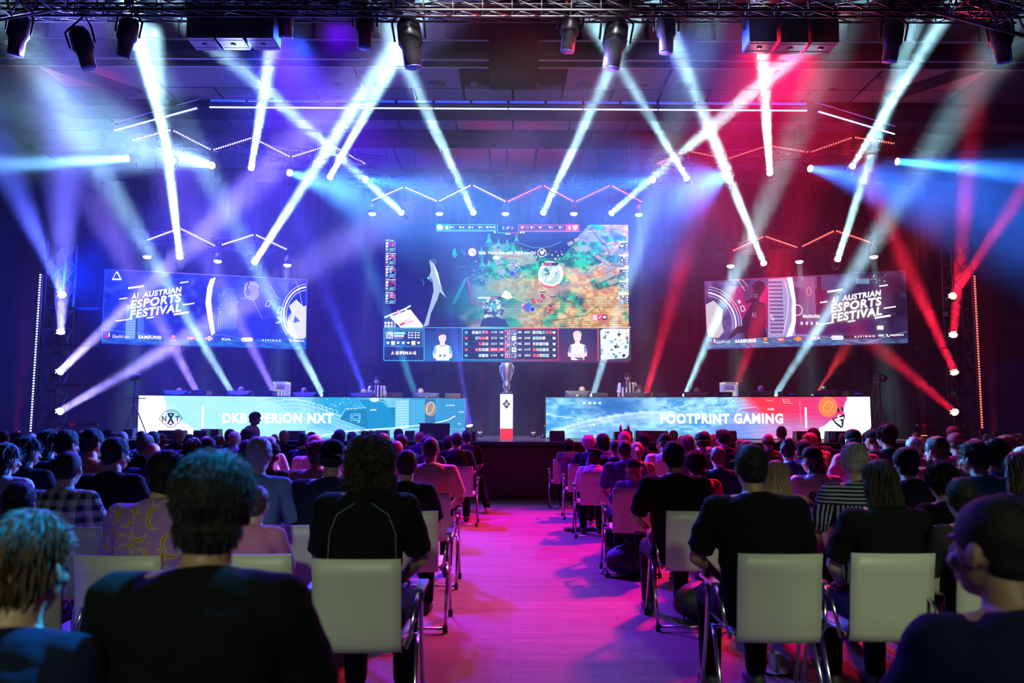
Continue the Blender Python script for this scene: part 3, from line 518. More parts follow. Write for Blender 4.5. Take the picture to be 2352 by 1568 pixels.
# crest
cx, cy = 393, 961; NAV = '#0c2440'
for w, r in ((1.3, 1.0), (.8, .86)): cv.line([(cx+r*a, cy+r*b) for a, b in ((-27,0),(-19,-10),(-15,-16),(-6,-19),(6,-19),(15,-16),(19,-10),(27,0),(19,10),(13,13),(8,18),(0,21),(-8,18),(-13,13),(-19,10),(-27,0))], w, NAV)
cv.text('N', cx-20, cy-6, cx-10, cy+7, NAV, .035); cv.text('X', cx-9, cy-12, cx+9, cy+12, NAV, .05); cv.text('T', cx+10.5, cy-6, cx+20, cy+7, NAV, .035); cv.poly([(cx-6,cy+12),(cx+6,cy+12),(cx,cy+16)], NAV); cv.poly([(cx-7,cy-13),(cx+7,cy-13),(cx+4,cy-10),(cx-4,cy-10)], NAV)
cv.text('DKB', 385, 931, 405, 939, '#b8ecfa', .02)
cv.rect(464.5, 931, 468.5, 984, WW)
def title(t, x0, x1, y0, y1, c=WW, off=.048):
    cv.text(t, x0, y0, x1, y1, c, off, fine=4)
title('DKB SPERION NXT', 512, 766.5, 948, 972)
cv.poly([(780,962),(794,939),(908,934),(908,984),(846,986)], '#1080ac'); cv.poly([(826,918),(880,917),(898,940),(908,984),(846,984),(842,940)], '#0f8cba'); cv.line([(780,962),(794,939),(842,936)], 1, '#c8f4ff'); cv.line([(860,918),(880,922),(890,934),(908,934)], 1, '#c8f4ff')
cv.text('smiles', 850, 938, 865, 943, WW, .0, shear=.3); cv.ring(818, 958, 9, 1, '#a8ecff', 4.5); cv.frame(806, 950, 828, 966, .9, '#a8ecff'); cv.line([(826,966),(823,971)], 2, '#c8f4ff'); cv.disc(860, 917, 11, '#c8f0fa', 6)
cv.rect(908, 917, 940, 1006, '#7cc4e0'); 
for i in range(13): cv.rect(910, 922+6*i, 938, 924+6*i, '#b0e2f2')
for i in range(16): cv.rect(944+3*i, 918, 945+3*i, 1004, '#6fb8dc')
cv.rect(977, 916, 1000, 974, '#2f6fa0'); cv.disc(989, 939, 14, '#9c8a78', 17); cv.ring(988.5, 937, 7.5, 1.1, '#fff4e4', 14, rot=.3)
for x, y, w_ in ((1024,929,22),(1054,944,14),(1052,971,8)):
    for k in range(int(w_/2.6)): cv.rect(x+k*2.7, y+(k*7 % 3)*.5, x+k*2.7+1.6, y+3.2, '#d8f4ff')
cv.line([(846,986),(900,983),(950,978),(1000,972),(1030,964),(1046,955)], 2.2, '#f0fcff'); cv.line([(740,1000),(800,990),(860,986)], 3, '#d8f6ff'); cv.blobs(700, 912, 830, 942, 70, [(1,1.1,1.2),'#c8f0ff'], (.5, 1.5)); cv.blobs(990, 975, 1066, 1000, 18, ['#c8f0ff'], (.4, 1))
cv.build('desk_screen', 'long low pale blue LED desk front with white end and shield crest', 'screen', 1.3, .08)
def deskR(X, Y):
    u = (X-1254)/745; v = (Y-911)/97; n = fbm(X/14, Y/5, 31); n2 = fbm(X/50, Y/22, 32)
    base = mixc(A3('#3c9cdc'), A3('#9ce0fa'), sm(n2*.6+n*.5, .4, .75)); base = mixc(base, np.broadcast_to(A3('#1468b8'), base.shape), ((u > .06)*(u < .27)*(v < .55))*sm(v, 1.0-u*2.6, 1.15-u*2.6)*0 + np.exp(-((u-.2)/.1)**2-((v-.2)/.3)**2)*.9)
    for a, b, k in ((.86, 1.9, .0), (1.25, 2.0, .25)):
        arc = a - b*(u-k)*(1.55-(u-k)*2.2); m = (v > arc)*np.exp(-np.clip(v-arc, 0, 9)*5)*(u < .4); base = mixc(base, np.broadcast_to(A3('#d0f2ff'), base.shape), np.clip(m*(.6+.5*(np.sin((v-arc)*60) > 0)), 0, 1)*.8)
    mag = A3('#e0409c'); red = A3('#f03a50'); lil = A3('#9a9ae8')
    base = mixc(base, np.broadcast_to(lil, base.shape), sm(u+(v-.5)*.1, .52, .62)*.8); base = mixc(base, np.broadcast_to(red, base.shape), sm(u+(.5-v)*.12, .62, .70)*sm(-v, -.85, -.35)); base = mixc(base, np.broadcast_to(mag, base.shape), sm(u+(v-.5)*.04, .66, .86)*.55)
    base = mixc(base, np.broadcast_to(A3('#e47ac8'), base.shape), sm(v, .6, .85)*sm(u, .6, .75)*.8); base = mixc(base, np.broadcast_to(A3('#5c8ce4'), base.shape), sm(v, .55, .8)*sm(u, .45, .52)*sm(-u, -.68, -.58)*.7)
    s = (np.sin(v*60+u*38+n*3) > .3)*.14*sm(u, .35, .5); return base*(.92+.14*n[..., None]-s[..., None])
cv = Canvas(at(1254,913,Yd), at(1998,911,Yd), at(2002,1008,Yd), at(1254,1006,Yd), 1254, 1998, (913,911), (1006,1008))
cv.grid(1254, 905, 1999, 1012, 250, 34, deskR)
cv.poly([(1945,905),(1945,918),(1940,926),(1936,940),(1938,955),(1925,952),(1918,960),(1905,966),(1890,978),(1880,982),(1876,990),(1864,1000),(1850,1012),(2005,1012),(2005,905)], WW)
cx, cy = 1924, 960
for i, (x, y) in enumerate(((1907,952),(1915,946),(1924,943),(1933,940))): cv.poly([(x-2,y-6),(x+1,y-5),(x+3.5,y+1),(x+1,y+5),(x-2,y+2)], '#0d2030')
BKC = '#0d2030'
cv.poly([(1908,962),(1922,957),(1923,959.5),(1913,963),(1920,971),(1931,979),(1930,984),(1918,975)], BKC); cv.poly([(1925,955.5),(1939,951),(1938,961),(1935,963),(1936,957),(1926,959)], BKC); cv.poly([(1928,962),(1936,962),(1934,978),(1932,984),(1930,974),(1931,967),(1927,966)], BKC); cv.line([(1918,966),(1926,964)], 1.5, BKC)
cv.rect(1847, 935, 1851.5, 983, WW); title('FOOTPRINT GAMING', 1516, 1797, 949, 973)
for P in ((1339,923),(1352,923),(1363,923),(1375,923),(1374,961),(1361,973)): cv.rect(P[0], P[1], P[0]+5, P[1]+5, '#f4fcff')
cv.line([(1505,945),(1580,930)], .8, '#b8ecff'); cv.blobs(1520, 915, 1700, 945, 90, [(1,1.1,1.2),'#d8f0ff'], (.5, 1.5)); cv.line([(1690,948),(1697,938),(1738,934)], 1, '#f4d8f0'); cv.poly([(1700,941),(1738,937),(1740,945),(1700,943)], '#b860a0'); cv.text('smiles', 1761, 936, 1777, 942, WW, .0, shear=.3); cv.ring(1768, 916, 9, 1, '#f0c0e0', 4, 0, 180)
cv.ring(1900, 934, 10, 1, '#ffd890', 13, rot=.7); cv.disc(1900, 934, 22, '#f8804c', 24); cv.ring(1900, 934, 9, 1.1, '#ffc870', 13, rot=.7); cv.frame(1798, 917, 1812, 922, .8, '#ffc8e0'); cv.line([(1796,914),(1800,926),(1820,926)], 1, '#ffc8d8')
for i in range(12): cv.rect(1835+.1*i, 920+5*i, 1836.5+.1*i, 923+5*i, '#ff9ab8')
for i in range(6): cv.rect(1424+15*(i % 4), 960+16*(i//4), 1432+15*(i % 4), 967+16*(i//4), '#7fbce8')
cv.line([(1254,950),(1280,956),(1340,962)], 1.4, '#d8f4ff'); cv.blobs(1256, 950, 1345, 990, 60, ['#d8f4ff','#8fd0f0'], (.4, 1.2))
cv.build('desk_screen', 'long low LED desk front fading from blue to pink with white end and claw crest', 'screen', 1.3, .08)
# ---- side screens
def city(flip, tint1, tint2, dark):
    def fn(X, Y):
        n = fbm(X/16, Y/10, 41); n2 = fbm(X/44, Y/70, 42); b = mixc(A3(dark), A3(tint1), sm(n2, .3, .7)); b = mixc(b, np.broadcast_to(A3(tint2), b.shape), sm(n, .5, .8)*.4)
        fl = (vnoise(X/22, X*0+3.3, 44)); b = b*(.7+.6*fl[..., None]); return b
    return fn
def logo(x0, y0, sl, kx=1.0):
    """festival title tilted up to the right"""
    def q(a, b, c, d):  # box a..c, b..d relative
        return [(x0+a*kx, y0+b-sl*a), (x0+c*kx, y0+b-sl*c), (x0+c*kx, y0+d-sl*c), (x0+a*kx, y0+d-sl*a)]
    for t, a, b, c, d in (('A1', 3, 0, 17, 13), ('AUSTRIAN', 26, 0, 112, 13.5), ('ESPORTS', 0, 15.5, 112, 36), ('FESTIVAL', 0, 38, 112, 58)):
        cv.text(t, 0, 0, 0, 0, WW, .04, q(a, b, c, d), fine=3, shear=.12)
    for a, b, l, h in ((-6,-16,34,4.5),(108,-10,19,3),(-24,7,17,3),(116,42,26,3),(-30,57,36,2.6),(36,60,17,3),(96,60,34,4.6)): cv.poly(q(a, b, a+l, b+h), WW)
def sponsors(xs, yf, left):
    s = WW
    def tx(t, x0, x1, h, off=.02, c=s, dy=0): cv.text(t, 0, 0, 0, 0, c, off, [(x0,yf(x0)-h/2+dy),(x1,yf(x1)-h/2+dy),(x1,yf(x1)+h/2+dy),(x0,yf(x0)+h/2+dy)])
    a = xs
    tx('A', a[0], a[0]+9, 11, .05, '#e8305a'); tx('1', a[0]+9, a[0]+12, 8, .03, s, -3)
    tx('GlasfA1ser', a[1], a[1]+37, 7, .0); tx('SAMSUNG', a[2], a[2]+50, 8, .05)
    x = a[3]; y = yf(x); cv.disc(x+5, y-2, 5, '#f0483c' if not left else '#e050b0'); cv.text('m', x+2, y-5, x+8, y+1, '#ffd040' if not left else '#ffb0e0', .02); cv.rect(x-1, y+4.5, x+12, y+5.5, s)
    x = a[4]; y = yf(x); cv.poly([(x,y-3),(x+17,y-5),(x+17,y+3),(x,y+4.5)], '#e8303c'); tx("Kelly's", x+1.5, x+15, 5.4, .03)
    x = a[5]; y = yf(x); cv.poly([(x,y-1),(x+7,y-7),(x+14,y-1),(x+7,y+6)], '#f4a030' if not left else '#f4f0f4'); cv.poly([(x-3,y-3),(x+17,y-3),(x+15,y+3),(x-2,y+3)], '#e82840'); tx('PAPI', x-1, x+14, 5, .03, '#ffd040' if not left else s)
    tx('KIA', a[6], a[6]+21, 5.5, .03); x = a[7]; y = yf(x)
    cv.poly([(x+3,y-4.6),(x+26,y-4.6),(x+29,y),(x+26,y+4.6),(x+3,y+4.6),(x,y)], s); tx('G', x+1.5, x+6, 6.5, .02, '#6070c0'); tx('eizhals', x+7, x+26, 6, .0, '#6070c0'); tx('A S F I N A G', a[8], a[8]+45, 4.6, .03)
    x = a[9]; y = yf(x); cv.line([(x,y-2),(x+3,y-3),(x+4,y+2),(x+7,y+2.5)], 2.2, s); tx('stepstone', x+9, x+38, 6, .03)
# left side screen
YL, YR = 21.2, 23.0
cv = Canvas(at(242,619,YL), at(704,643,YR), at(702,801,YR), at(235,787,YL), 238.5, 703, (619,643), (787,801))
cv.grid(238, 610, 704, 806, 110, 44, city(0, '#1f3fd0', '#5a6cf0', '#0a1fa0'))
cv.poly([(253,643),(262,623),(265,623),(275,643)], WW); cv.poly([(256.5,639.5),(262,627),(264,627),(270,639.5)], '#2a35c8')
cv.rect(287, 700, 308, 782, '#6a94d8'); cv.rect(312, 700, 326, 782, '#3a66d0')
for i in range(7): cv.rect(287, 737+6*i, 308, 739+6*i, '#a0c0ec')
cv.poly([(472,640),(484,636),(478,660),(475,690),(480,730),(486,765),(478,770),(468,730),(462,695),(465,660)], WW); cv.poly([(500,660),(530,662),(532,760),(488,760)], '#2c5ee0')
for i in range(9): cv.rect(492+5*i, 672+2*(i % 3), 494+5*i, 755, '#6a8cf0')
cv.blobs(490, 665, 545, 745, 18, [WW], (.5, 1.5))
# seated player with headset
cv.poly([(540,690),(544,686),(556,684),(574,690),(586,712),(596,732),(622,732),(642,738),(641,748),(618,750),(600,752),(618,772),(640,788),(622,797),(560,794),(548,770),(541,745)], '#0c2bb8')
cv.poly([(552,655),(560,647),(576,646),(586,654),(585,664),(588,674),(584,684),(576,690),(560,686),(551,672)], '#8c8cf0'); cv.poly([(551,662),(554,650),(566,645),(580,648),(587,656),(586,661),(578,655),(566,654),(558,668),(556,684),(552,676)], '#a8a4f8')
cv.line([(563,647),(559,660),(561,678)], 3, '#2a35b0'); cv.disc(561, 672, 6, '#3a40b8', 7); cv.ring(561, 672, 3, 1, '#a0a8f8'); cv.line([(544,686),(556,684),(574,690),(586,712),(596,732)], .9, '#c8d0ff')
for r, w_ in ((62,1),(56,3.5),(50,1)): cv.ring(704, 724, r, w_, WW, r*1.15, 140 if r > 50 else 150, 268)
cv.disc(668, 772, 2, '#0c2bb8'); cv.poly([(660,703),(678,688),(696,704),(704,702),(704,775),(690,782),(664,770),(656,744),(668,720)], '#e0e4fc'); cv.poly([(672,742),(675,725),(688,738)], '#5a6cd8'); cv.ring(690, 744, 32, 1.6, WW, 36, 110, 250); cv.poly([(622,734),(634,727),(646,731),(644,740),(630,744)], '#a8dcf4'); cv.poly([(618,736),(630,729),(640,736),(626,742)], '#142a90')
for x, y in ((609,697),(638,712)): cv.line([(x-7,y+6),(x-1,y-7),(x+8,y-4),(x+2,y+8),(x-7,y+6)], 1, WW)
cv.line([(612,656),(622,668),(628,680),(640,688)], .8, '#d0d8ff'); cv.line([(676,645),(683,660),(688,680),(693,702)], .8, '#e0e8ff')
logo(295, 675, .155)
cv.line([(238,757),(330,768),(420,783),(500,768),(600,790),(704,775)], .8, '#7fb0f0'); cv.grid(238.5, 779, 703, 801, 60, 6, lambda X, Y: mixc(A3('#1440b8'), A3('#2a80c8'), sm(fbm(X/10, Y/3, 50), .35, .7))); cv.L += 1
sponsors((242,259,315,387,423,466,502,546,596,661), lambda x: 772+(x-242)*.026, True)
cv.build('side_screen', 'hanging screen with festival artwork and a player in profile, washed by blue beams', 'screen', 1.15, .07, mat('pale_frame', (.3,.3,.33), .4))
# right side screen
cv = Canvas(at(1619,647,YR), at(2078,622,YL), at(2085,787,YL), at(1625,801,YR), 1622, 2081.5, (647,622), (801,787))
cv.grid(1618, 615, 2086, 806, 110, 44, lambda X, Y: mixc(city(0, '#5a4c98', '#9a84c8', '#2c2358')(X, Y), np.broadcast_to(A3('#8c5a90'), X.shape+(3,)), np.exp(-((X-1870)/50)**2)*.6)*(1-.62*sm(X, 1880, 1990)[..., None]))
cv.poly([(1619,700),(1642,690),(1664,712),(1660,742),(1664,762),(1650,776),(1626,774),(1619,760)], '#c8c4cc')
for r, w_ in ((86,1.2),(80,1.2),(72,4),(65,1)): cv.ring(1622, 744, r, w_, '#f0e8fc', r*1.0, -84, 10)
cv.poly([(1776,640),(1832,634),(1834,770),(1770,774)], '#a89cd0')
for i in range(14): cv.rect(1776, 646+8.8*i, 1808, 650+8.8*i, '#6c4c8c')
cv.poly([(1820,637),(1832,636),(1838,690),(1836,740),(1826,772),(1812,774),(1826,740),(1830,690)], WW); cv.line([(1815,646),(1821,680),(1818,720),(1806,766)], 1, WW); cv.ring(1840, 712, 12, 1.4, WW)
cv.poly([(1711,664),(1722,658),(1734,657),(1740,652),(1744,646),(1756,644),(1766,650),(1768,660),(1760,672),(1752,682),(1752,694),(1764,696),(1767,710),(1765,740),(1762,750),(1768,770),(1764,778),(1716,784),(1714,764),(1698,766),(1684,776),(1670,784),(1680,768),(1696,750),(1710,748),(1710,736),(1724,712),(1734,698),(1732,692),(1722,698),(1718,690),(1716,678)], '#3a1c3c')
cv.poly([(1711,664),(1722,658),(1738,658),(1742,670),(1736,684),(1724,692),(1716,690),(1714,678)], '#64386c'); cv.disc(1743, 678, 6, '#2a1230', 7); cv.ring(1744, 679, 4, 1.1, '#c0a8d0'); cv.disc(1757, 655, 11, '#301430', 10); cv.text('A1', 1733, 716, 1743, 729, '#9a7cc0', .03)
cv.line([(1706,704),(1710,716),(1718,712),(1714,702),(1706,704)], 1.2, WW); cv.poly([(1700,690),(1706,688),(1709,695),(1703,698)], '#e0d8ec'); cv.line([(1777,725),(1782,736),(1786,734),(1780,723),(1777,725)], 1, WW); cv.line([(1702,642),(1712,655),(1719,668)], 1, WW); cv.line([(1714,642),(1726,657)], 1, WW)
cv.poly([(1858,638),(1882,636),(1884,740),(1862,742)], '#8c5c90'); cv.ring(1869, 669, 5, 1, '#ffc0b8', 9); cv.rect(1888, 634, 1898, 705, '#5c1c4c')
for x in (1847,1859,1870,1882): cv.rect(x, 739, x+5, 746, '#f4d8e8')
for i in range(9): cv.rect(1853+4.4*i, 722+(i % 3), 1856.5+4.4*i, 730, '#f4e0e8')
cv.rect(2017, 748, 2031, 757, '#f0e8e4'); cv.rect(2019, 768, 2031, 773, '#c8d4d0'); cv.blobs(2008, 630, 2040, 650, 16, ['#a8c8c8','#dff0f0'], (.6, 1.8)); cv.rect(1975, 640, 2005, 652, '#6c90b0')
logo(1917, 683, .155, 1.0)
cv.grid(1622, 778, 2081, 801, 60, 6, lambda X, Y: mixc(A3('#3c4c90'), A3('#5c90c0'), sm(fbm(X/10, Y/3, 52), .35, .7))*(1-.4*sm(X, 1900, 2081)[..., None])); cv.line([(1625,800),(1730,778),(1850,770),(1920,776),(1990,788),(2040,772),(2080,762)], 1, '#90b8e0')
sponsors((1630,1643,1691,1759,1792,1833,1870,1914,1966,2035), lambda x: 786-(x-1630)*.037, False)
cv.build('side_screen', 'hanging screen with festival artwork and a woman with a hair bun and headset', 'screen', 1.15, .07, mat('pale_frame', (.3,.3,.33), .4))
# ---------------------------------------------------------------- pedestal and trophy
p = at(1163, 1008, 17.6); 
root = empty('pedestal', (p.x, p.y+.14, SH), 0, 'white square pedestal with red foot and dark crest carrying the trophy', 'pedestal')
PH = (at(1163, 905, 17.6).z - SH)
MB().box((0,0,.12), (.275,.275,.24)).build('red_foot', mat('red_foot', '#e82c40', .5, emit='#e82c40', estr=.25), root)
MB().box((0,0,.24+(PH-.24)/2), (.272,.272,PH-.24)).build('column', mat('white_column', (.85,.85,.87), .4), root)
mb = MB(); f = lambda a, b, d: (a*.01, -.138-d, PH-.21+b*.01); 
for P in ([(-9,0),(-5,3),(-5,-3)], [(-5,4),(0,6),(5,4),(6,0),(4,-6),(0,-10),(-4,-6),(-6,0)], [(9,0),(5,3),(5,-3)], [(-3,7),(0,10),(3,7),(2,5),(-2,5)]): mb.prism(P, 0, .003, f)
mb.build('crest', mat('crest_ink', (.02,.02,.03), .5), root)
mb = MB()
for b in (1.5, -1, -3.6): mb.prism([(-3.4,b),(3.4,b),(3.4,b+1),(-3.4,b+1)], .003, .005, f)
mb.build('crest_lines', mat('crest_white', (.8,.8,.8), .5), root)
root = empty('trophy', (p.x, p.y+.14, SH+PH), 0, 'tall polished silver trophy cup standing on the white pedestal', 'trophy')
SILV = mat('silver', (.9,.9,.93), .32, 1)
MB().lathe((0,0,0), [(.125,0),(.125,.05),(.11,.06),(.10,.065)], 32).build('plinth', mat('dark_glass', (.05,.07,.1), .15, .6), root)
mb = MB(); mb.smooth = True
mb.lathe((0,0,.065), [(.06,0),(.05,.03),(.075,.08),(.09,.13),(.07,.2),(.085,.27),(.11,.38),(.125,.50),(.13,.60),(.125,.62),(.11,.60),(.09,.4),(.05,.25),(.0,.24)], 32)
mb.build('cup', SILV, root)
mb = MB()
for s in (-1, 1): mb.tube([(s*.12,0,.64),(s*.15,0,.60),(s*.145,0,.50),(s*.11,0,.40),(s*.09,0,.3)], .009, 8)
mb.build('handle', SILV, root)
# ---------------------------------------------------------------- things on the stage
def monitor(px, top, lab, tilt=.12):
    c = at(px, 915, Yd+.62); zt = at(px, top, Yd+.62).z; zb = SH+.73; H = .36; root = empty('monitor', (c.x, c.y, zb), 0, lab, 'monitor', 'monitors along the player desks'); h = zt-zb
    mb = MB(); mb.smooth = False; mb.box((0, .02, h-H/2), (.60,.025,H)); mb.rings([[Vector((x*.60/2, .008, h-H/2+z*H/2)) for x, z in ((-1,-1),(1,-1),(1,1),(-1,1))], [Vector((x*.2, -.045, h-H/2+z*.09)) for x, z in ((-1,-1),(1,-1),(1,1),(-1,1))]])
    mb.build('screen_back', mat('monitor_back', (.035,.042,.05), .4), root, bevel=.003)
    MB().ell((0, -.05, h-H/2-.02), (.10,.03,.13)).build('stand', PLAST, root); MB().box((0,-.02,.006), (.24,.2,.012)).box((0,-.04,.10), (.05,.03,.2)).build('foot', PLAST, root)
for px, t, l in ((402,896,'black monitor nearest the white end of the pale blue desk'),(549,897,'black monitor second from the white end of the pale blue desk'),(700,901,'black monitor beside the white shelf on the pale blue desk'),(832,902,'black monitor in front of the left striped-shirt referee'),(979,902,'black monitor at the trophy end of the pale blue desk'),
                 (1327,897,'black monitor at the trophy end of the pink desk'),(1463,901,'black monitor in front of the right striped-shirt referee'),(1600,900,'black monitor just right of the lettering start on the pink desk'),(1751,898,'black monitor behind the last letters on the pink desk'),(1898,896,'black monitor nearest the white end of the pink desk')): monitor(px, t, l)
def pc(px, x0, x1, top, lab, col):
    c = at(px, 915, Yd+.55); zt = at(px, top, Yd+.55).z; wd = (x1-x0)/F*(Yd+.55); zb = SH+.73; root = empty('gaming_computer', (c.x, c.y, zb), 0, lab, 'computer', 'computers along the player desks'); h = zt-zb
    MB().box((0,.2,h/2), (wd,.4,h)).build('case', PLAST, root, bevel=.006); MB().box((wd*.1,-.004,h-.07), (wd*.4,.006,.02)).box((wd*.42,-.004,h*.5), (.02,.006,h*.4)).build('status_light', mat('pc_led_'+col, (.01,.01,.01), .3, emit=col, estr=.8), root)
for i, (a, b, t, c) in enumerate(((439,473,895,'#2040c0'),(590,624,897,'#2030a0'),(741,776,899,'#2030a0'),(888,920,901,'#a01020'),(1022,1058,903,'#c01020'),(1363,1396,902,'#2020a0'),(1500,1535,901,'#1830c0'),(1647,1681,900,'#1830d0'),(1799,1832,898,'#1830d0'),(1949,1984,897,'#2030e0'))):
    pc((a+b)/2, a, b, t, ('small black computer case on the %s desk, %s from its left end' % (('pale blue', 'pink')[i//5], ('first','second','third','fourth','fifth')[i % 5])), c)
# the tables behind the LED fronts
for a, b, l in ((318,1069,'black table behind the pale blue desk front, carrying five monitors'),(1254,1998,'black table behind the pink desk front, carrying five monitors')):
    x0, x1 = at(a,915,Yd+.1).x, at(b,915,Yd+.1).x; root = empty('player_table', ((x0+x1)/2, Yd+.55, SH), 0, l, 'table'); W = x1-x0
    MB().box((0,0,.715), (W,.8,.03)).build('table_top', BLACK, root)
    for k in range(6):
        for y in (-.3, .3): MB().box((-W/2+.1+k*(W-.2)/5, y, .35), (.05,.05,.70)).build('leg', BLACK, root)
# white shelf racks with drinks
def rack(px0, px1, top, l):
    c = at((px0+px1)/2, 915, Yd+1.35); zt = at(px0, top, Yd+1.35).z; wd = (px1-px0)/F*(Yd+1.35); root = empty('drinks_fridge', (c.x, c.y, SH), 0, l, 'fridge'); h = zt-SH
    mb = MB()
    for x in (-1, 1): mb.box((x*(wd/2-.02), 0, h/2), (.04,.4,h))
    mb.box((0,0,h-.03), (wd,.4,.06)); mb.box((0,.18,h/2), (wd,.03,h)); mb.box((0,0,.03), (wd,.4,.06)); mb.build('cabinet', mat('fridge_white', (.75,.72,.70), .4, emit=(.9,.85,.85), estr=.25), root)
    mb = MB()
    for k in range(5): mb.box((0,.02,h-.18*(k+1)), (wd-.06,.3,.012))
    mb.build('shelf', mat('fridge_shelf', (.7,.7,.8), .3), root)
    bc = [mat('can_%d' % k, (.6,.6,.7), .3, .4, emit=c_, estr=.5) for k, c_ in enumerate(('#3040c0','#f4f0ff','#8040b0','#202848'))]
    for k in range(4):
        for j in range(6):
            d = MB().cyl((0,0,0), (0,0,.12), .02, n=10).build('drink_can', bc[(k*3+j*2) % 4], None, loc=(c.x-wd/2+.075+j*(wd-.15)/5, c.y-.06, SH+h-.18*(k+1)+.008))
            tag(d, 'slim drink can standing in rows in the white fridge on the %s side' % ('blue' if px0 < 1000 else 'red'), 'can', 'drink cans in the fridges')
rack(631, 662, 877, 'white lit drinks fridge behind the pale blue desk'); rack(1658, 1691, 878, 'white lit drinks fridge behind the pink desk')
# floor boxes along the stage edge
def box_speaker(x0, x1, top, bot, lab, Y=16.45, name='stage_speaker', cat='speaker', col=PLAST, side=None):
    a = at(x0, bot, Y); b = at(x1, top, Y); W = b.x-a.x; H = max(.12, b.z-SH); root = empty(name, ((a.x+b.x)/2, Y, SH), 0, lab, cat)
    mb = MB(); mb.rings([[Vector((s*W/2, -.12, 0)), Vector((s*W/2, .2, 0)), Vector((s*W/2*.96, .16, H)), Vector((s*W/2*.96, -.06, H))] for s in (-1, 1)]); mb.build('body', col, root, bevel=.012)
    mb = MB(); mb.box((0,-.1,H*.5), (W*.86,.006,H*.8), (.12,0,0)); mb.build('grille', mat('grille', (.03,.03,.035), .9), root)
    if side: MB().box((side*W*.36, -.115, H*.55), (W*.16,.02,H*.7), (.1,0,0)).build('handle_recess', mat('pale_recess', (.35,.6,.7), .4), root)
for a in ((363,425,988,1004,'black stage box with pale recess in front of the white left desk end',16.5,1),(446,478,988,1004,'small black box in front of the thin white bar of the left desk',16.5,0),(462,506,985,1004,'flat black case behind the small box near the thin white bar',16.9,0),(660,698,989,1010,'black wedge box under the crest lettering, first right of the standing person',16.4,0),(830,873,990,1010,'low black box in front of the dark tabletop picture',16.4,1),(862,893,988,1008,'black case just right of the low box at the left desk',16.8,0),
          (930,952,989,1012,'small black box left of the tilted prompter screen',16.4,0),(1062,1094,990,1013,'black box at the trophy end of the pale blue desk',16.4,0),(1262,1297,989,1013,'black box alone at the trophy end of the pink desk',16.4,0),(1410,1452,991,1013,'black angled box near the fox-eared hood',16.4,0),(1459,1535,989,1010,'long low black case with pale recess in front of the pink desk',16.5,-1),(1668,1690,989,1010,'narrow black box in front of the pink desk lettering',16.4,0),(1900,1962,990,1010,'black case in front of the claw crest',16.5,-1)):
    box_speaker(*a[:5], Y=a[5], side=a[6] or None)
box_speaker(1826, 1882, 990, 1010, 'red topped case with black cable in front of the pink desk', 16.5, 'flight_case', 'case', mat('red_case', (.5,.03,.03), .5))
box_speaker(286, 310, 984, 1004, 'box with pale frame beside the white end of the left desk', 16.9, 'flight_case', 'case', mat('pale_case', (.15,.3,.4), .5))
# tilted prompter screen facing the stage
c = at(997, 1008, 16.3); root = empty('prompter_screen', (c.x, 16.35, SH), 0, 'black tilted prompter screen on the stage edge with its back to the audience', 'screen')
R = Euler((-.5, 0, 0)).to_matrix()
MB().box((0,.02,.17), (.60,.05,.36), R).build('back_panel', mat('prompter_black', (.008,.008,.012), .7, spec=.1), root, bevel=.006); MB().box((0,-.07,.335), (.60,.03,.015), R).build('top_rim', mat('rim', (.1,.12,.3), .3), root)
mb = MB()
for s in (-1, 1): mb.box((s*.24,.1,.08), (.03,.2,.03), (.8,0,0))
mb.build('foot', BLACK, root)
# tripod stands
def tripod(px, Y, top, lab, name, cat, camera_=False):
    b = at(px, 985, Y); zt = at(px, top, Y).z; root = empty(name, (b.x, Y, SH), 0, lab, cat); h = zt-SH
    MB().cyl((0,0,.35*h), (0,0,h*.82), .022).cyl((0,0,.5*h), (0,0,h*.9), .014).build('column', BLACK, root)
    for k in range(3):
        a = k*2.09+.4; MB().cyl((0,0,h*.55), (.32*math.cos(a), .32*math.sin(a), .0), .014, .01, 8).build('leg', PLAST, root)
    if camera_:
        MB().box((0,0,h-.12), (.14,.34,.17)).build('camera_body', BLACK, root, bevel=.01); MB().cyl((0,-.17,h-.12), (0,-.32,h-.12), .05).build('lens', PLAST, root); MB().box((0.06,.2,h-.02), (.03,.12,.08)).build('viewfinder', PLAST, root); MB().tube([(-.1,0,h-.2),(-.16,.02,h-.5),(-.12,0,h-.9)], .008, 6).build('cable', mat('green_cable', (.1,.25,.05), .5), root)
    else: MB().cyl((-.12,0,h-.06), (.12,0,h-.06), .09).build('lamp_head', BLACK, root); MB().box((0,0,h*.62), (.5,.02,.02)).build('crossbar', BLACK, root)
tripod(2024, 18.2, 857, 'black video camera on a tripod right of the pink desk', 'video_camera', 'camera', True)
tripod(305, 18.6, 860, 'black lamp stand left of the white desk end', 'lamp_stand', 'stand')
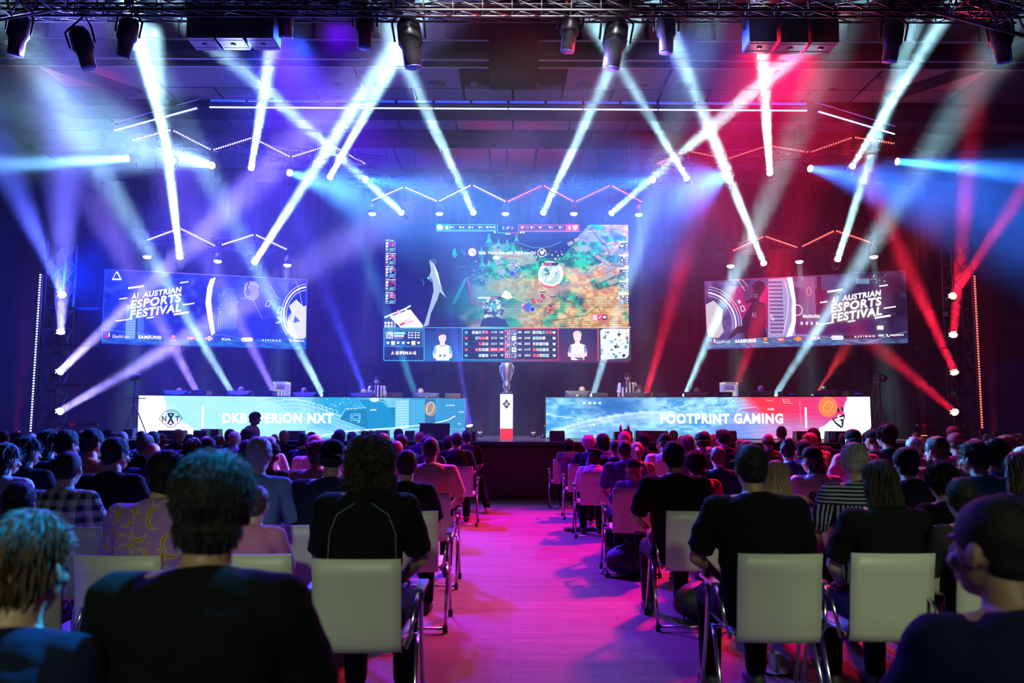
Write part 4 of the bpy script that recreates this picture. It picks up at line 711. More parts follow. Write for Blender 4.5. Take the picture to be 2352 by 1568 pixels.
# ---------------------------------------------------------------- rig
TRL = []
def truss(name, p, q, s, lab, cat='truss', m=BLACK, seg=.45, r=.018, group=None):
    p, q = Vector(p), Vector(q); root = empty(name, (p+q)/2, 0, lab, cat, group); o = (p+q)/2; d = (q-p); L = d.length; d.normalize()
    up = Vector((0,0,1)) if abs(d.z) < .9 else Vector((0,1,0)); a = d.cross(up).normalized()*s/2; b = a.cross(d).normalized()*s/2
    mb = MB(); cs = [a+b, a-b, -a-b, -a+b]
    for c in cs: mb.cyl(p-o+c, q-o+c, r, n=8)
    mb.build('chord', m, root); mb = MB(); n = max(2, int(L/seg))
    for i in range(n):
        t0, t1 = p-o+d*L*i/n, p-o+d*L*(i+1)/n
        for k in range(4):
            c, e = cs[k], cs[(k+1) % 4]; mb.cyl(t0+c, t1+e, r*.55, n=6)
        mb.cyl(t0+cs[0], t0+cs[1], r*.55, n=6); mb.cyl(t0+cs[3], t0+cs[2], r*.55, n=6)
    mb.build('lattice', m, root)
    if name == 'stage_truss': TRL.append((p, q))
    if 'tower' not in name:
        for k in (.12, .5, .88):
            c = p+(q-p)*k; MB().cyl(c-o, Vector((c.x, c.y, CLG-.055))-o, .012, n=6).build('hoist_chain', BLACK, root)
    return root
def hook(A, B0, root):
    best = None
    for p, q in TRL:
        t = max(.02, min(.98, (A-p).dot(q-p)/(q-p).length_squared)); c = p+(q-p)*t
        if best is None or (c-A).length < (best-A).length: best = c
    if best is not None and (best-A).length < 3: MB().tube([B0, Vector((B0.x, B0.y, (best-A).z)), best-A, best-A+Vector((0,0,.17))], .014, 6).cyl(best-A+Vector((0,-.22,.12)), best-A+Vector((0,.22,.12)), .014, n=6).build('drop_bar', BLACK, root)
ALU = mat('truss_alu', (.05,.05,.06), .45, .5)
truss('lighting_truss', at(-40, 14, 12.2), at(2392, 18, 12.2), .20, 'black lighting truss right across the very top of the view', r=.02)
truss('lighting_truss', at(60, 32, 13.4), at(2340, 36, 13.4), .17, 'grey lighting truss just below the black one, catching blue and red light', m=ALU)
truss('lighting_truss', at(2160, 0, 12.0), at(2400, 60, 10.4), .35, 'blue lit truss corner at the top right edge', m=ALU)
truss('lighting_truss', at(-60, 20, 10.6), at(130, -10, 12.2), .35, 'blue lit truss corner at the top left edge', m=ALU)
truss('stage_truss', at(800, 415, 22.0), at(1530, 417, 22.0), .30, 'dark truss above the central screen behind its zigzag')
truss('stage_truss', at(240, 318, 20.3), at(880, 375, 21.9), .30, 'dark truss behind the upper blue zigzag')
truss('stage_truss', at(1470, 372, 21.9), at(2110, 330, 20.3), .30, 'dark truss behind the upper red zigzag')
truss('stage_truss', at(300, 540, 20.6), at(700, 580, 21.6), .28, 'dark truss above the left hanging screen')
truss('stage_truss', at(1640, 575, 21.6), at(2050, 545, 20.6), .28, 'dark truss above the right hanging screen')
for px, l in ((118,'black truss tower at the blue left side of the stage'),(2216,'black truss tower at the red right side of the stage')):
    b = at(px, 985, 18.0); truss('truss_tower', (b.x, 18.0, 0 if abs(b.x) > 12 else SH), (b.x, 18.0, at(px, 560, 18.0).z), .42, l, r=.025)
# lit rail of the near ceiling edge
def rail(p, q, n, lab, name='light_rail', panel=True):
    p, q = Vector(p), Vector(q); o = (p+q)/2; d = (q-p).normalized(); root = empty(name, o, 0, lab, 'light'); L = (q-p).length; R = d.to_track_quat('X', 'Z').to_matrix()
    MB().box(Vector((0,.05,.06)), (L,.10,.10), R).build('profile', mat('rail_profile', (.05,.06,.10), .4), root)
    mb = MB()
    for i in range(n):
        mb.box(d*(-L/2+L*(i+.5)/n), (L/n*.985,.03,.025), R)
    mb.build('tube_light', mat('rail_tube', (.5,.6,.9), .3, emit=(.32,.48,1.0), estr=3.2), root)
    if panel:
        mb = MB()
        for i in range(n*2): mb.box(d*(-L/2+L*(i+.5)/n/2)+Vector((0,.0,.17)), (L/n/2*.93,.05,.045), R)
        mb.build('reflector', mat('rail_panel', (.2,.3,.9), .4, emit=(.03,.09,.9), estr=.8), root)  # blue light on these panels is put in as emission
    else:
        mb = MB(); mb.box(Vector((0,.12,.27)), (L*.96,.34,.02), R @ Euler((.5,0,0)).to_matrix()); mb.build('reflector', mat('rail_reflector', (.55,.5,.75), .5, emit=(.10,.10,.75), estr=.5), root)  # lit look of the reflector comes from its own emission
        mb = MB()
        for i in range(9): mb.box(d*(-L*.42+L*.84*i/8+.04*(i % 2))+Vector((0,.08,.30)), (L*.055,.10+.06*(i % 3),.02), R @ Euler((.5,0,0)).to_matrix())
        mb.build('bracket', mat('rail_bracket', (.02,.02,.05), .5), root)
    return root
YR_ = 19.2
rail(at(480,246,YR_), at(1855,254,YR_), 8, 'long straight blue-white light rail along the ceiling edge')
rail(at(262,300,20.5), at(452,248,YR_), 3, 'short angled light rail at the left end of the ceiling edge', panel=False)
rail(at(1880,256,YR_), at(2055,308,20.5), 3, 'short angled light rail at the right end of the ceiling edge', panel=False)
# ---------------------------------------------------------------- LED battens in zigzags
def batten(p, q, red, lab, grp, power, n=17, r=.0205):
    p, q = Vector(p), Vector(q); o = (p+q)/2; d = (q-p); L = d.length; d.normalize(); root = empty('led_batten', o, 0, lab, 'light bar', grp); R = d.to_track_quat('X', 'Z').to_matrix()
    hs = MB().box((0,.05,0), (L,.07,.09), R).build('housing', BLACK, root)
    mb = MB()
    for i in range(n): mb.ell(d*(-L/2+L*(i+.5)/n)+Vector((0,.0,0)), (r,r*.6,r), None, 10, 6)
    mb.build('lenses', mat('led_red' if red else 'led_blue', (.2,.2,.2), .3, emit=((1.0,.10,.06) if red else (.62,.52,1.0)), estr=(3.4 if red else 4)), hs)
    hook(o, Vector((0,.08,0)), root)
    if power:
        c = o+Vector((0,-.07,-.02)); Lg = bpy.data.lights.new('batten_glow', 'AREA'); Lg.shape = 'RECTANGLE'; Lg.size = L; Lg.size_y = .05; Lg.energy = power*2.5; Lg.color = (1,.01,.05) if red else (.12,.10,1.0); Lg.spread = math.radians(150)
        lo = bpy.data.objects.new('batten_glow', Lg); COL.objects.link(lo); lo.location = c; z = -(Vector((0,-1,-.75)).normalized()); x = d; y = z.cross(x).normalized(); z = x.cross(y)
        lo.matrix_world = Matrix.Translation(c) @ Matrix((x, y, z)).transposed().to_4x4()
def zig(pts, red, Yf, lab, grp, power, n=17):
    for i, ((a, b), (c, d)) in enumerate(zip(pts, pts[1:])):
        t = .03; ax, bx = a+(c-a)*t, c-(c-a)*t; ay, by = b+(d-b)*t, d-(d-b)*t
        pw = power[i] if isinstance(power, (list, tuple)) else power
        batten(at(ax, ay, Yf(ax)), at(bx, by, Yf(bx)), red, lab % (('first','second','third','fourth','fifth','sixth','seventh','eighth')[i], 'rising' if d < b else 'falling'), grp, pw, n)
zc = lambda x: 21.7
zl = lambda x: 19.7+(x-300)*.0037; zr = lambda x: 19.7+(2057-x)*.0037
zig([(851,462),(928,429),(1006,463),(1084,424),(1164,464)], False, zc, '%s bar from the left of the zigzag over the central screen, blue-white, %s', 'blue bars over the central screen', [26,6,6,6])
zig([(1164,464),(1247,425),(1320,464),(1403,425),(1477,465)], True, zc, '%s red bar from the middle of the zigzag over the central screen, %s', 'red bars over the central screen', [4,7,7,14])
zig([(300,323),(395,298),(487,345),(580,316),(668,361),(760,332),(842,378)], False, zl, '%s bar from the left of the upper blue-white zigzag, %s', 'upper blue bars', [20,30,26,34,16,20])
zig([(1496,382),(1578,346),(1670,365),(1764,334),(1860,350),(1960,315),(2058,330)], True, zr, '%s bar from the centre of the upper red zigzag, %s', 'upper red bars', 5)
zig([(336,552),(413,524),(497,566)], False, lambda x: 20.2+(x-336)*.003, '%s bar of the lower blue-white zigzag, %s, over the left screen lettering', 'lower blue bars', 22)
zig([(507,563),(585,538),(661,574)], False, lambda x: 20.7+(x-507)*.003, '%s bar of the lower blue-white zigzag, %s, over the left screen player', 'lower blue bars', 22)
zig([(1681,577),(1756,542),(1834,569)], True, lambda x: 21.2-(x-1681)*.003, '%s bar of the lower red zigzag, %s, over the woman on the right screen', 'lower red bars', 7, 19)
zig([(1840,567),(1918,529),(2001,557)], True, lambda x: 20.7-(x-1840)*.003, '%s bar of the lower red zigzag, %s, over the right screen lettering', 'lower red bars', 7, 19)
# upright LED strips on the towers
for (a, b, red, l) in (((93,628),(70,992),False,'tall upright strip of white-blue LEDs beside the left tower'),((2238,632),(2256,984),True,'tall upright strip of red LEDs beside the right tower')):
    P, Q = at(*a, 17.0), at(*b, 17.0); o = (P+Q)/2; root = empty('led_strip', o, 0, l, 'light strip'); d = Q-P; n = 61
    MB().cyl(P-o+Vector((0,.05,0)), Q-o+Vector((0,.05,0)), .035, n=8).cyl((P+Q)/2*0+Q-o+Vector((0,.05,0)), Vector(((Q-o).x, .05, SH-o.z)), .03, n=8).build('channel', BLACK, root); mb = MB()
    for i in range(n): mb.ell(P-o+d*(i+.5)/n, (.024,.018,.018), None, 8, 6)
    mb.build('lenses', mat('strip_red' if red else 'strip_blue', (.2,.2,.2), .3, emit=((1,.12,.08) if red else (.45,.55,1)), estr=2.4), root)
    area('strip_glow', o+Vector((0,-.05,0)), o+Vector((0,-3,0)), (1,.02,.05) if red else (.08,.12,1), 14 if not red else 6, .05, 3.2, 150)
# ---------------------------------------------------------------- moving heads and their beams
LENS = {}
def lens_mat(col, s):
    k = 'lens_%d_%d_%d_%d' % (*[int(c*99) for c in col], int(s*10)); return mat(k, (.1,.1,.1), .2, emit=col, estr=s)
CWX = CW; BEAM_K = 2.0; CB = (.42, .80, 1.0); NB = [0]
def head(a, b, col, power, deg, lab, grp, size=.15, lensc=None, ls=5, base='up', spotdeg=None, name='moving_head'):
    A, B = at(*a), at(*b); d = (B-A).normalized(); root = empty(name, A, 0, lab, 'stage light', grp)
    r = size/2; bk = A - A
    mb = MB(); mb.tube([-d*.02, -d*.05, -d*.16, -d*.30, -d*.36], [r*1.02, r*1.08, r*1.2, r*1.05, r*.6], 16); bar = mb.build('barrel', BLACK, root)
    MB().cyl(-d*.019, -d*.008, r*.95, n=20).build('lens', lens_mat(lensc or col, ls), bar)
    up = Vector((0,0,1 if base == 'up' else -1)); sd = d.cross(up); sd = sd.normalized() if sd.length > .1 else Vector((1,0,0)); c = -d*.19
    MB().tube([c-sd*r*1.35, c-sd*r*1.5+up*.14, c-sd*r*1.1+up*.26, c+up*.28, c+sd*r*1.1+up*.26, c+sd*r*1.5+up*.14, c+sd*r*1.35], .018, 8).build('yoke', BLACK, root)
    if base == 'dn' and A.y > 19: t_ = c+up*.34; MB().cyl(t_, Vector((t_.x, t_.y, SH+.02-A.z)), .03, n=8).cyl(Vector((t_.x, t_.y, SH+.03-A.z)), Vector((t_.x, t_.y, SH-A.z)), .16).build('stand', BLACK, root)
    mb = MB(); mb.box(c+up*.31, (r*2.6, r*2.6, .10)); mb.build('base', BLACK, root, bevel=.01)
    if base == 'up': hook(A, c+up*.34, root)
    if power:
        if spotdeg:
            L = bpy.data.lights.new('beam', 'SPOT'); L.spot_size = math.radians(spotdeg); L.spot_blend = .35; L.shadow_soft_size = r*.6; L.energy = power
        else:
            L = bpy.data.lights.new('beam', 'AREA'); L.shape = 'DISK'; L.size = size*.9; L.spread = math.radians(max(1.0, deg)); L.energy = power*BEAM_K
        L.color = col; o = bpy.data.objects.new('beam', L); COL.objects.link(o); o.parent = root; o.location = d*.005; o.rotation_euler = d.to_track_quat('-Z', 'Y').to_euler()
    NB[0] += 1
    return root
WHL = (1.0,1.05,1.1)
# upward beams from the rig   (lens px,py,Y) -> (px,py,Y)
UP = [((393,374,19.9),(312,60,14.5),CB,170,3.2,'brightest white beam light, aiming up from behind the first upper blue peak'),
 ((577,385,20.6),(624,112,15.5),CB,75,3.0,'beam light hanging under the second upper blue peak'),
 ((758,406,21.2),(918,120,16.0),CB,75,3.0,'beam light hanging under the third upper blue peak'),
 ((413,590,20.3),(372,250,17.0),CB,170,3.4,'beam light under the lower blue peak above the left screen lettering'),
 ((585,601,20.8),(760,330,16.8),CB,95,2.7,'beam light under the lower blue peak above the left screen player'),
 ((922,488,21.7),(640,235,16.5),CB,72,2.8,'beam light under the first peak over the central screen, tilted left'),
 ((1087,488,21.7),(918,120,15.8),CB,60,3.4,'beam light under the second peak over the central screen, aiming up'),
 ((1248,488,21.7),(1425,110,15.8),CB,60,3.4,'beam light under the first red peak over the central screen, aiming up'),
 ((1405,489,21.7),(1660,270,17.0),CB,66,2.8,'beam light under the second red peak over the central screen, tilted right'),
 ((1577,409,21.2),(1405,120,16.0),CB,60,3.0,'beam light under the first upper red peak, tilted left'),
 ((1768,397,20.6),(1745,30,14.8),CB,70,3.0,'beam light under the second upper red peak, aiming straight up'),
 ((1958,381,20.0),(2180,20,14.5),CB,70,3.0,'beam light under the third upper red peak, tilted right'),
 ((1754,604,20.9),(1610,250,16.5),CB,80,2.8,'beam light under the lower red peak above the woman on screen'),
 ((1924,595,20.5),(2010,330,17.5),CB,75,3.2,'beam light under the lower red peak above the right lettering')]
for a, b, c, p_, dg, l in UP: head(a, b, c, p_*1.25, dg*1.08, l, 'beam lights under the zigzags', .17, WHL, 4, 'up')
# sideways beams
for a, b, c, p_, dg, l in (((293,364,19.7),(-120,385,17.2),(.16,.5,1),300,11,'wash light at the left end of the upper blue zigzag, blazing leftwards'),
 ((486,380,20.3),(395,355,18.2),(.3,.6,1),150,20,'wash light between the first two upper blue peaks, facing left'),
 ((666,397,21.0),(800,440,18.2),(.08,.35,1),140,17,'wash light under the second upper valley, facing right'),
 ((840,412,21.6),(960,432,19.6),(.03,.25,1),70,14,'small wash light left of the central zigzag'),
 ((1499,413,21.6),(1360,430,19.6),(.03,.25,1),70,16,'small wash light right of the central zigzag'),
 ((1671,402,21.0),(1480,475,17.0),(.02,.16,1),330,30,'wash light under the first upper red valley, facing left'),
 ((1862,387,20.3),(2100,440,17.5),(.02,.16,1),330,28,'wash light under the second upper red valley, facing right'),
 ((2062,371,19.8),(2400,402,17.0),(.03,.2,1),330,12,'wash light at the right end of the upper red zigzag, blazing rightwards')):
    head(a, b, c, p_, dg, l, 'side facing wash lights', .19, (.75,.9,1.1), 4, 'up', name='wash_light')
# small downlights over the screens
for i, (x, y, Y, l) in enumerate(((338,590,20.3,'over the left screen lettering'),(500,600,20.8,'over the middle of the left screen'),(660,609,21.2,'at the inner end of the left screen'),(855,491,21.7,'at the left corner of the central screen'),(1009,491,21.7,'over the left score bar'),(1161,491,21.7,'over the middle of the central screen'),(1318,491,21.7,'over the right score bar'),(1467,493,21.7,'at the right corner of the central screen'),(1678,611,21.2,'at the inner end of the right screen'),(1836,601,20.8,'over the middle of the right screen'),(2007,590,20.3,'over the right screen lettering'))):
    A = at(x, y, Y); root = empty('spotlight', A, 0, 'small round white spotlight facing down '+l, 'stage light', 'downward spotlights over the screens')
    MB().tube([(0,0,.02),(0,0,.10),(0,.02,.26)], [.11,.10,.07], 16).build('barrel', BLACK, root); MB().box((0,.02,.32), (.04,.04,.2)).build('clamp', BLACK, root)
    MB().ell((0,0,.0), (.10,.10,.05)).build('lens', lens_mat((1,.98,1.0), 3), root)
    hook(A, Vector((0,.02,.3)), root)
    o = area('beam', A+Vector((0,0,-.06)), A+Vector((.05*(1 if x > 1163 else -1), -.35, -3)), CB, (22,18,18,9,5,6,9,14,26,26,18)[i], .14, None, 13); 
# tower heads
for a, b, c, p_, dg, l in (((143,676,17.7),(40,440,14.4),(.08,.12,1),120,4.5,'topmost light on the left tower, aimed up left'),
 ((140,762,17.7),(152,170,14.4),(.16,.16,1),200,7,'second light down on the left tower, aimed straight up'),
 ((138,853,17.7),(400,600,16.4),(.36,.30,1),170,3.6,'third light down on the left tower, aimed up right'),
 ((138,944,17.7),(420,780,16.4),(.36,.30,1),120,3.4,'lowest light on the left tower, aimed right'),
 ((2189,679,17.7),(2340,450,14.6),RD,36,2.6,'topmost red light on the right tower, aimed up right'),
 ((2190,768,17.7),(2215,480,15.0),RD,40,2.8,'second red light down on the right tower, aimed straight up'),
 ((2193,855,17.7),(2060,560,16.4),RD,60,4.0,'third red light down on the right tower, aimed up left'),
 ((2193,946,17.7),(2020,800,16.6),RD,30,4.0,'lowest red light on the right tower, aimed up left')):
    red = a[0] > 1000; r_ = head(a, b, c, p_*1.3, dg*1.9, l, 'lights on the truss towers', .17, (1,.55,.45) if red else (.75,.85,1.1), 2.2, 'dn')
    A = Vector(r_.location); mb = MB(); mb.box((.28 if a[0] < 1000 else .28-.56, .2, -.28), (.9,.05,.05)); mb.build('bracket_bar', BLACK, r_)
    fc = (Vector((0,0,CZ))-A).normalized(); mb = MB(); n_ = fc; u_ = n_.cross(Vector((0,0,1))).normalized(); v_ = u_.cross(n_)
    for i, j in [(i, j) for i in range(-2, 3) for j in range(-2, 3) if i*i+j*j < 6]: mb.ell(n_*.03+u_*(i+.5*(j % 2))*.033+v_*j*.03, (.013,.013,.013), None, 8, 5)
    mb.build('lens_cells', lens_mat((1,.5,.35) if red else (.9,.95,1.1), 3.5), r_)
# beams rising from the stage floor behind the desks
for a, b, c, p_, dg, l in (((455,905,20.6),(345,700,17.6),(.30,.2,1),80,4,'behind the first computer of the blue desk'),((533,903,20.6),(330,560,17.6),CB,150,3.4,'behind the second monitor of the blue desk'),
 ((632,905,21.4),(500,640,18.2),(.22,.15,1),100,4.4,'behind the left fridge'),((742,908,20.6),(560,560,17.6),CB,130,3.6,'behind the third computer of the blue desk'),
 ((838,905,20.6),(705,560,17.6),(.05,.06,1),140,4.6,'behind the left referee'),((955,908,20.6),(830,560,17.6),TL,62,3.8,'behind the last monitor of the blue desk'),
 ((1078,976,19.3),(1045,800,18.8),(.12,.10,1),60,4.0,'at the trophy end of the blue desk'),((1259,976,19.3),(1272,800,18.8),(1,.01,.03),34,4.0,'at the trophy end of the pink desk'),
 ((1362,908,20.6),(1455,600,17.6),CB,60,3.4,'behind the first computer of the pink desk'),((1484,905,20.6),(1580,560,17.6),RD,75,5.0,'right of the right referee'),
 ((1575,908,20.6),(1722,560,17.6),CB,150,3.6,'behind the third monitor of the pink desk'),((1684,905,21.4),(1750,720,18.4),RD,32,4.6,'behind the right fridge'),
 ((1780,908,20.6),(2010,550,17.6),CB,120,3.6,'behind the fourth computer of the pink desk'),((1880,905,20.6),(1960,790,17.6),(1,.05,.05),80,4.2,'behind the last player of the pink desk')):
    A = at(*a); red = c[0] == 1 or c[0] == 1.0
    head(a, b, c, p_*.62, dg*1.7, 'floor beam light '+l, 'floor beam lights behind the desks', .17, (1,.5,.5) if c[2] < .2 else WHL, 3, 'dn')
# red uplights on the drapes
for i, (x, y, Y) in enumerate(((38,992,17.6),(166,992,17.9),(1102,1002,21.0),(1225,1002,21.0),(2122,990,17.9),(2284,988,17.6))):
    A = at(x, y, Y); A.z = SH+.12 if abs(A.x) < 12 else .12; root = empty('uplight', A, 0, 'small red floor uplight, %s along the stage' % ('first from the left','second from the left','left of the pedestal','right of the pedestal','second from the right','last on the right')[i], 'stage light', 'red uplights along the stage')
    MB().cyl((0,0,-.12), (0,0,0), .07, .08).build('housing', BLACK, root); MB().cyl((0,0,0), (0,0,.01), .06).build('lens', lens_mat((1,.3,.15), 3), root)
    lo = area('uplight_beam', A+Vector((0,0,.03)), A+Vector((.02,.06,2)), (1,.01,.04), 5 if i in (0,1,4,5) else 3.5, .12, None, 14)
# added wide spots without fixtures, filling the haze with blue and red
spot('haze_fill', at(400, 330, 19.4), at(480, 560, 20.4), (.12, .07, 1.0), 8000, 100, .9, .15)
spot('haze_fill', at(620, 360, 20.6), at(560, 640, 19.4), (.08, .05, 1.0), 6500, 95, .9, .15)
spot('haze_fill', at(120, 620, 17.5), at(600, 720, 21), (.0, .025, 1.0), 9000, 130, .9, .15)
spot('haze_fill', at(260, 300, 18.0), at(0, 900, 20.5), (.0, .025, 1.0), 4500, 90, .9, .15)
spot('haze_fill', at(880, 430, 21.0), at(860, 800, 21.6), (.0, .03, 1.0), 3600, 110, .9, .15)
spot('haze_fill', at(1700, 560, 20.0), at(1700, 760, 23), (.9, .0, .06), 420, 110, .9, .15)
spot('haze_fill', at(1240, 470, 21.0), at(1240, 900, 21.6), (.0, .04, 1), 900, 100, .9, .15)
# ---------------------------------------------------------------- profile lamps and panels on the front truss
def hang_lamp(px, py, Y, tiltx, tiltz, l, s=1.0, bl='#101018'):
    A = at(px, py, Y); root = empty('profile_light', A, 0, l, 'stage light', 'lamps hanging from the top truss'); R = Euler((tiltx, tiltz, 0)).to_matrix()
    mb = MB(); pr = [(.10,.28),(.15,.2),(.16,-.05),(.12,-.12),(.115,-.34)]; mb.smooth = True; mb.rings([[R @ Vector((r*s*math.cos(2*PI*j/18), r*s*math.sin(2*PI*j/18), z*s)) for j in range(18)] for r, z in pr]); mb.build('barrel', mat('lamp_body', (.03,.03,.04), .35, .4), root)
    MB().tube([R @ Vector((.2*s,0,0)), R @ Vector((.21*s,0,.25*s)), Vector((0,0,.5*s)), R @ Vector((-.21*s,0,.25*s)), R @ Vector((-.2*s,0,0))], .018, 8).build('yoke', BLACK, root)
    MB().box((0,0,.56*s), (.12,.1,.14)).build('clamp', ALU, root); MB().cyl(R @ Vector((0,0,-.34*s)), R @ Vector((0,0,-.36*s)), .11*s).build('lens', mat('dark_lens', (.05,.05,.2), .1, emit='#1a2aa0', estr=.3), root)
for a in ((942,92,12.8,.15,-.12,'black profile lamp hanging left of the centre from the top truss',1.25),(1412,95,12.8,.15,.14,'black profile lamp hanging right of the centre from the top truss',1.25),(292,80,12.6,.3,.3,'black lamp crossed by the brightest beam at the top left'),(190,105,12.4,.2,-.25,'blue edged lamp at the top left, right of the corner lamp'),(42,75,12.2,.2,.2,'dark corner lamp at the far top left'),(1530,72,12.9,.1,0,'black lamp with open barn doors right of the red lit truss'),(1308,70,12.9,.1,.1,'lamp glaring white and red on the top truss'),(838,62,12.9,.1,0,'dark lamp left of the large left profile lamp'),(2300,92,12.2,.2,-.2,'dark corner lamp at the far top right'),(2050,90,12.6,.2,.1,'dark lamp beside the beam at the top right'),(655,35,12.9,.2,0,'small lamp with bright top right of the three square panels')):
    hang_lamp(*a[:6], *a[6:])
def barn(px, py, Y):
    pass
def panel_light(px, py, Y, lit, l, tilt=.0):
    A = at(px, py, Y); root = empty('panel_light', A, 0, l, 'stage light', 'square panel lights on the top truss'); s = .46
    MB().box((0,0,.30), (s,s,.6)).build('housing', mat('panel_housing', (.02,.02,.024), .5), root, bevel=.01)
    MB().box((0,0,-.005), (s*.96,s*.96,.01)).build('underside', mat('panel_under', (.35,.4,.5), .4), root)
    mb = MB(); mb.box((0,-s*.3,-.012), (s*.9,.012,.004)); mb.box((0,s*.3,-.012), (s*.9,.012,.004)); mb.cyl((0,0,-.01), (0,0,-.016), .045); mb.build('seam', BLACK, root)
    MB().tube([(-s*.55,0,.3),(-s*.55,0,.75),(s*.55,0,.75),(s*.55,0,.3)], .015, 8).build('yoke', ALU, root)
for a in ((470,100,13.3,0,'leftmost of the three blue lit square panels'),(536,100,13.3,0,'middle of the three blue lit square panels'),(605,100,13.3,0,'rightmost of the three blue lit square panels'),(1744,108,13.3,1,'square panel glaring white and red in the upward beam'),(1815,110,13.3,0,'pale square panel just right of the glaring panel'),(1885,110,13.3,0,'last pale square panel of the right trio')): panel_light(*a)
A = at(536, 60, 12.0); spot('rig_light', at(540, 330, 16.0), at(540, 100, 13.3), (.22,.28,1.0), 500, 12, .6)
spot('rig_light', at(1740, 330, 17.0), at(1744, 108, 13.3), (1,.3,.3), 450, 4, .5); spot('rig_light', at(1850, 330, 17.0), at(1855, 108, 13.3), (.5,.7,.9), 260, 9, .6)
spot('rig_light', at(1330, 460, 19.0), at(1340, 40, 13.2), (1,.03,.05), 1100, 8, .6); spot('rig_light', at(900, 460, 19.0), at(900, 40, 13.2), (.06,.08,1), 700, 14, .8); spot('rig_light', at(250, 460, 17.0), at(180, 40, 12.6), (.08,.12,1), 900, 22, .8); spot('rig_light', at(2100, 460, 17.0), at(2300, 20, 11.6), (.10,.12,1), 800, 20, .8)
# soft light on the ceiling panels
spot('ceiling_glow', (0, 12.0, 5.0), (0, 18.5, 9.3), (1.0,.78,.80), 70, 100, 1, .4)
spot('ceiling_glow', (-6, 15, 6.5), (-6, 19, 9.3), (.10,.25,1.0), 20, 100, 1, .4)
spot('ceiling_red', (0, 20.5, 7.8), (-.2, 24.0, 9.2), (1,.01,.02), 260, 80, .5, .2)
spot('ceiling_red', (7.2, 18.2, 7.4), (9.6, 19.6, 9.2), (1,.01,.02), 200, 50, .3, .1)
spot('ceiling_red', (-8.2, 18.2, 7.4), (-9.6, 18.0, 9.2), (1,.01,.10), 160, 34, .3, .1)
# ---------------------------------------------------------------- people
V3 = Vector
def head_shape(mb, M):
    def e(c, r, rot=None): mb.ell(M @ V3(c), r, (M.to_3x3() @ (Euler(rot).to_matrix() if rot else Matrix.Identity(3))), 20, 12)
    e((0,-.012,.012), (.076,.095,.100)); e((0,.02,-.045), (.062,.070,.082)); e((0,.045,-.098), (.036,.034,.026)); e((0,.0,-.085), (.055,.055,.04))
    e((0,.098,-.030), (.011,.016,.026), (.25,0,0)); e((0,.108,-.050), (.016,.012,.010)); e((0,.086,.008), (.05,.012,.010))
    for s in (-1, 1): e((s*.079,-.004,-.022), (.009,.019,.031), (.15,0,s*.3)); e((s*.036,.070,-.045), (.022,.02,.02))
    e((0,.086,-.077), (.024,.012,.006)); e((0,.085,-.089), (.020,.012,.007))
def hand(mb, w, e, side, curl=.5, palm=None):
    """palm, four unequal bent fingers and a thumb, growing on from the forearm e -> w"""
    d = (V3(w)-V3(e)).normalized(); n = V3(palm) if palm else V3((0,0,-1)); n = (n - d*n.dot(d)).normalized(); s = d.cross(n)*side; w = V3(w)
    R = Matrix((s, d, n)).transposed(); mb.ell(w+d*.045, (.040,.052,.016), R, 14, 8)
    for i, (o, L) in enumerate(((-.028,.066),(-.010,.075),(.009,.070),(.027,.055))):
        p = w+d*.085+s*o; pts = [w+d*.05+s*o*.8, p]; a = 0
        for k in range(3): a += curl*.75; p = p+(d*math.cos(a)+n*math.sin(a))*L*(.42,.32,.26)[k]; pts.append(p)
        mb.tube(pts, [.0095,.0092,.0085,.0078,.006], 8)
    t = w+d*.02-s*.03; mb.tube([t, t-s*.028+d*.03+n*.008, t-s*.032+d*.058+n*.018, t-s*.022+d*.08+n*.025], [.012,.0105,.0095,.007], 8)
SECT = [(0,.165,.120),(.25,.150,.108),(.55,.165,.118),(.78,.185,.115),(.90,.165,.098),(.96,.105,.082),(1.0,.062,.062)]
def spine(J, t):
    P = [J['P'], J['W'], J['C'], J['N']]; t = t*3; i = min(2, int(t)); return P[i].lerp(P[i+1], t-i)
def torso(mb, J, g=0, t0=0, t1=1.0, bw=1.0):
    rg = []
    for t, rx, ry in SECT:
        if t < t0 or t > t1: continue
        c = spine(J, t); d = (spine(J, min(1, t+.05))-spine(J, max(0, t-.05))).normalized(); x = V3((1,0,0)); y = d.cross(x).normalized(); rx = (rx+g)*bw; ry = ry+g
        rg.append([c + x*rx*math.copysign(abs(math.cos(a))**.8, math.cos(a)) + y*ry*math.copysign(abs(math.sin(a))**.8, math.sin(a)) for a in [2*PI*j/28 for j in range(28)]])
    mb.smooth = True; mb.rings(rg)
def limb(mb, pts, rs, g=0):
    for p, r in zip(pts, rs): mb.ell(p, (r+g,)*3, None, 14, 8)
    for i in range(len(pts)-1): mb.cyl(pts[i], pts[i+1], rs[i]+g, rs[i+1]+g, 14)
def mk(**kw):
    J = dict(P=V3((0,-.08,.54)), W=V3((0,-.13,.70)), C=V3((0,-.13,.93)), N=V3((0,-.075,1.135)), H=V3((0,-.03,1.275)), sh=.185, shz=1.06, yaw=0, pit=0,
             el=[V3((-.25,.02,.80)), V3((.25,.02,.80))], wr=[V3((-.13,.24,.665)), V3((.13,.24,.665))], hi=[V3((-.09,-.03,.53)), V3((.09,-.03,.53))],
             kn=[V3((-.13,.40,.53)), V3((.13,.40,.53))], an=[V3((-.13,.42,.09)), V3((.13,.42,.09))], palm=None, curl=.45, bw=1.0, sleeve=.62)
    J.update(kw); return J
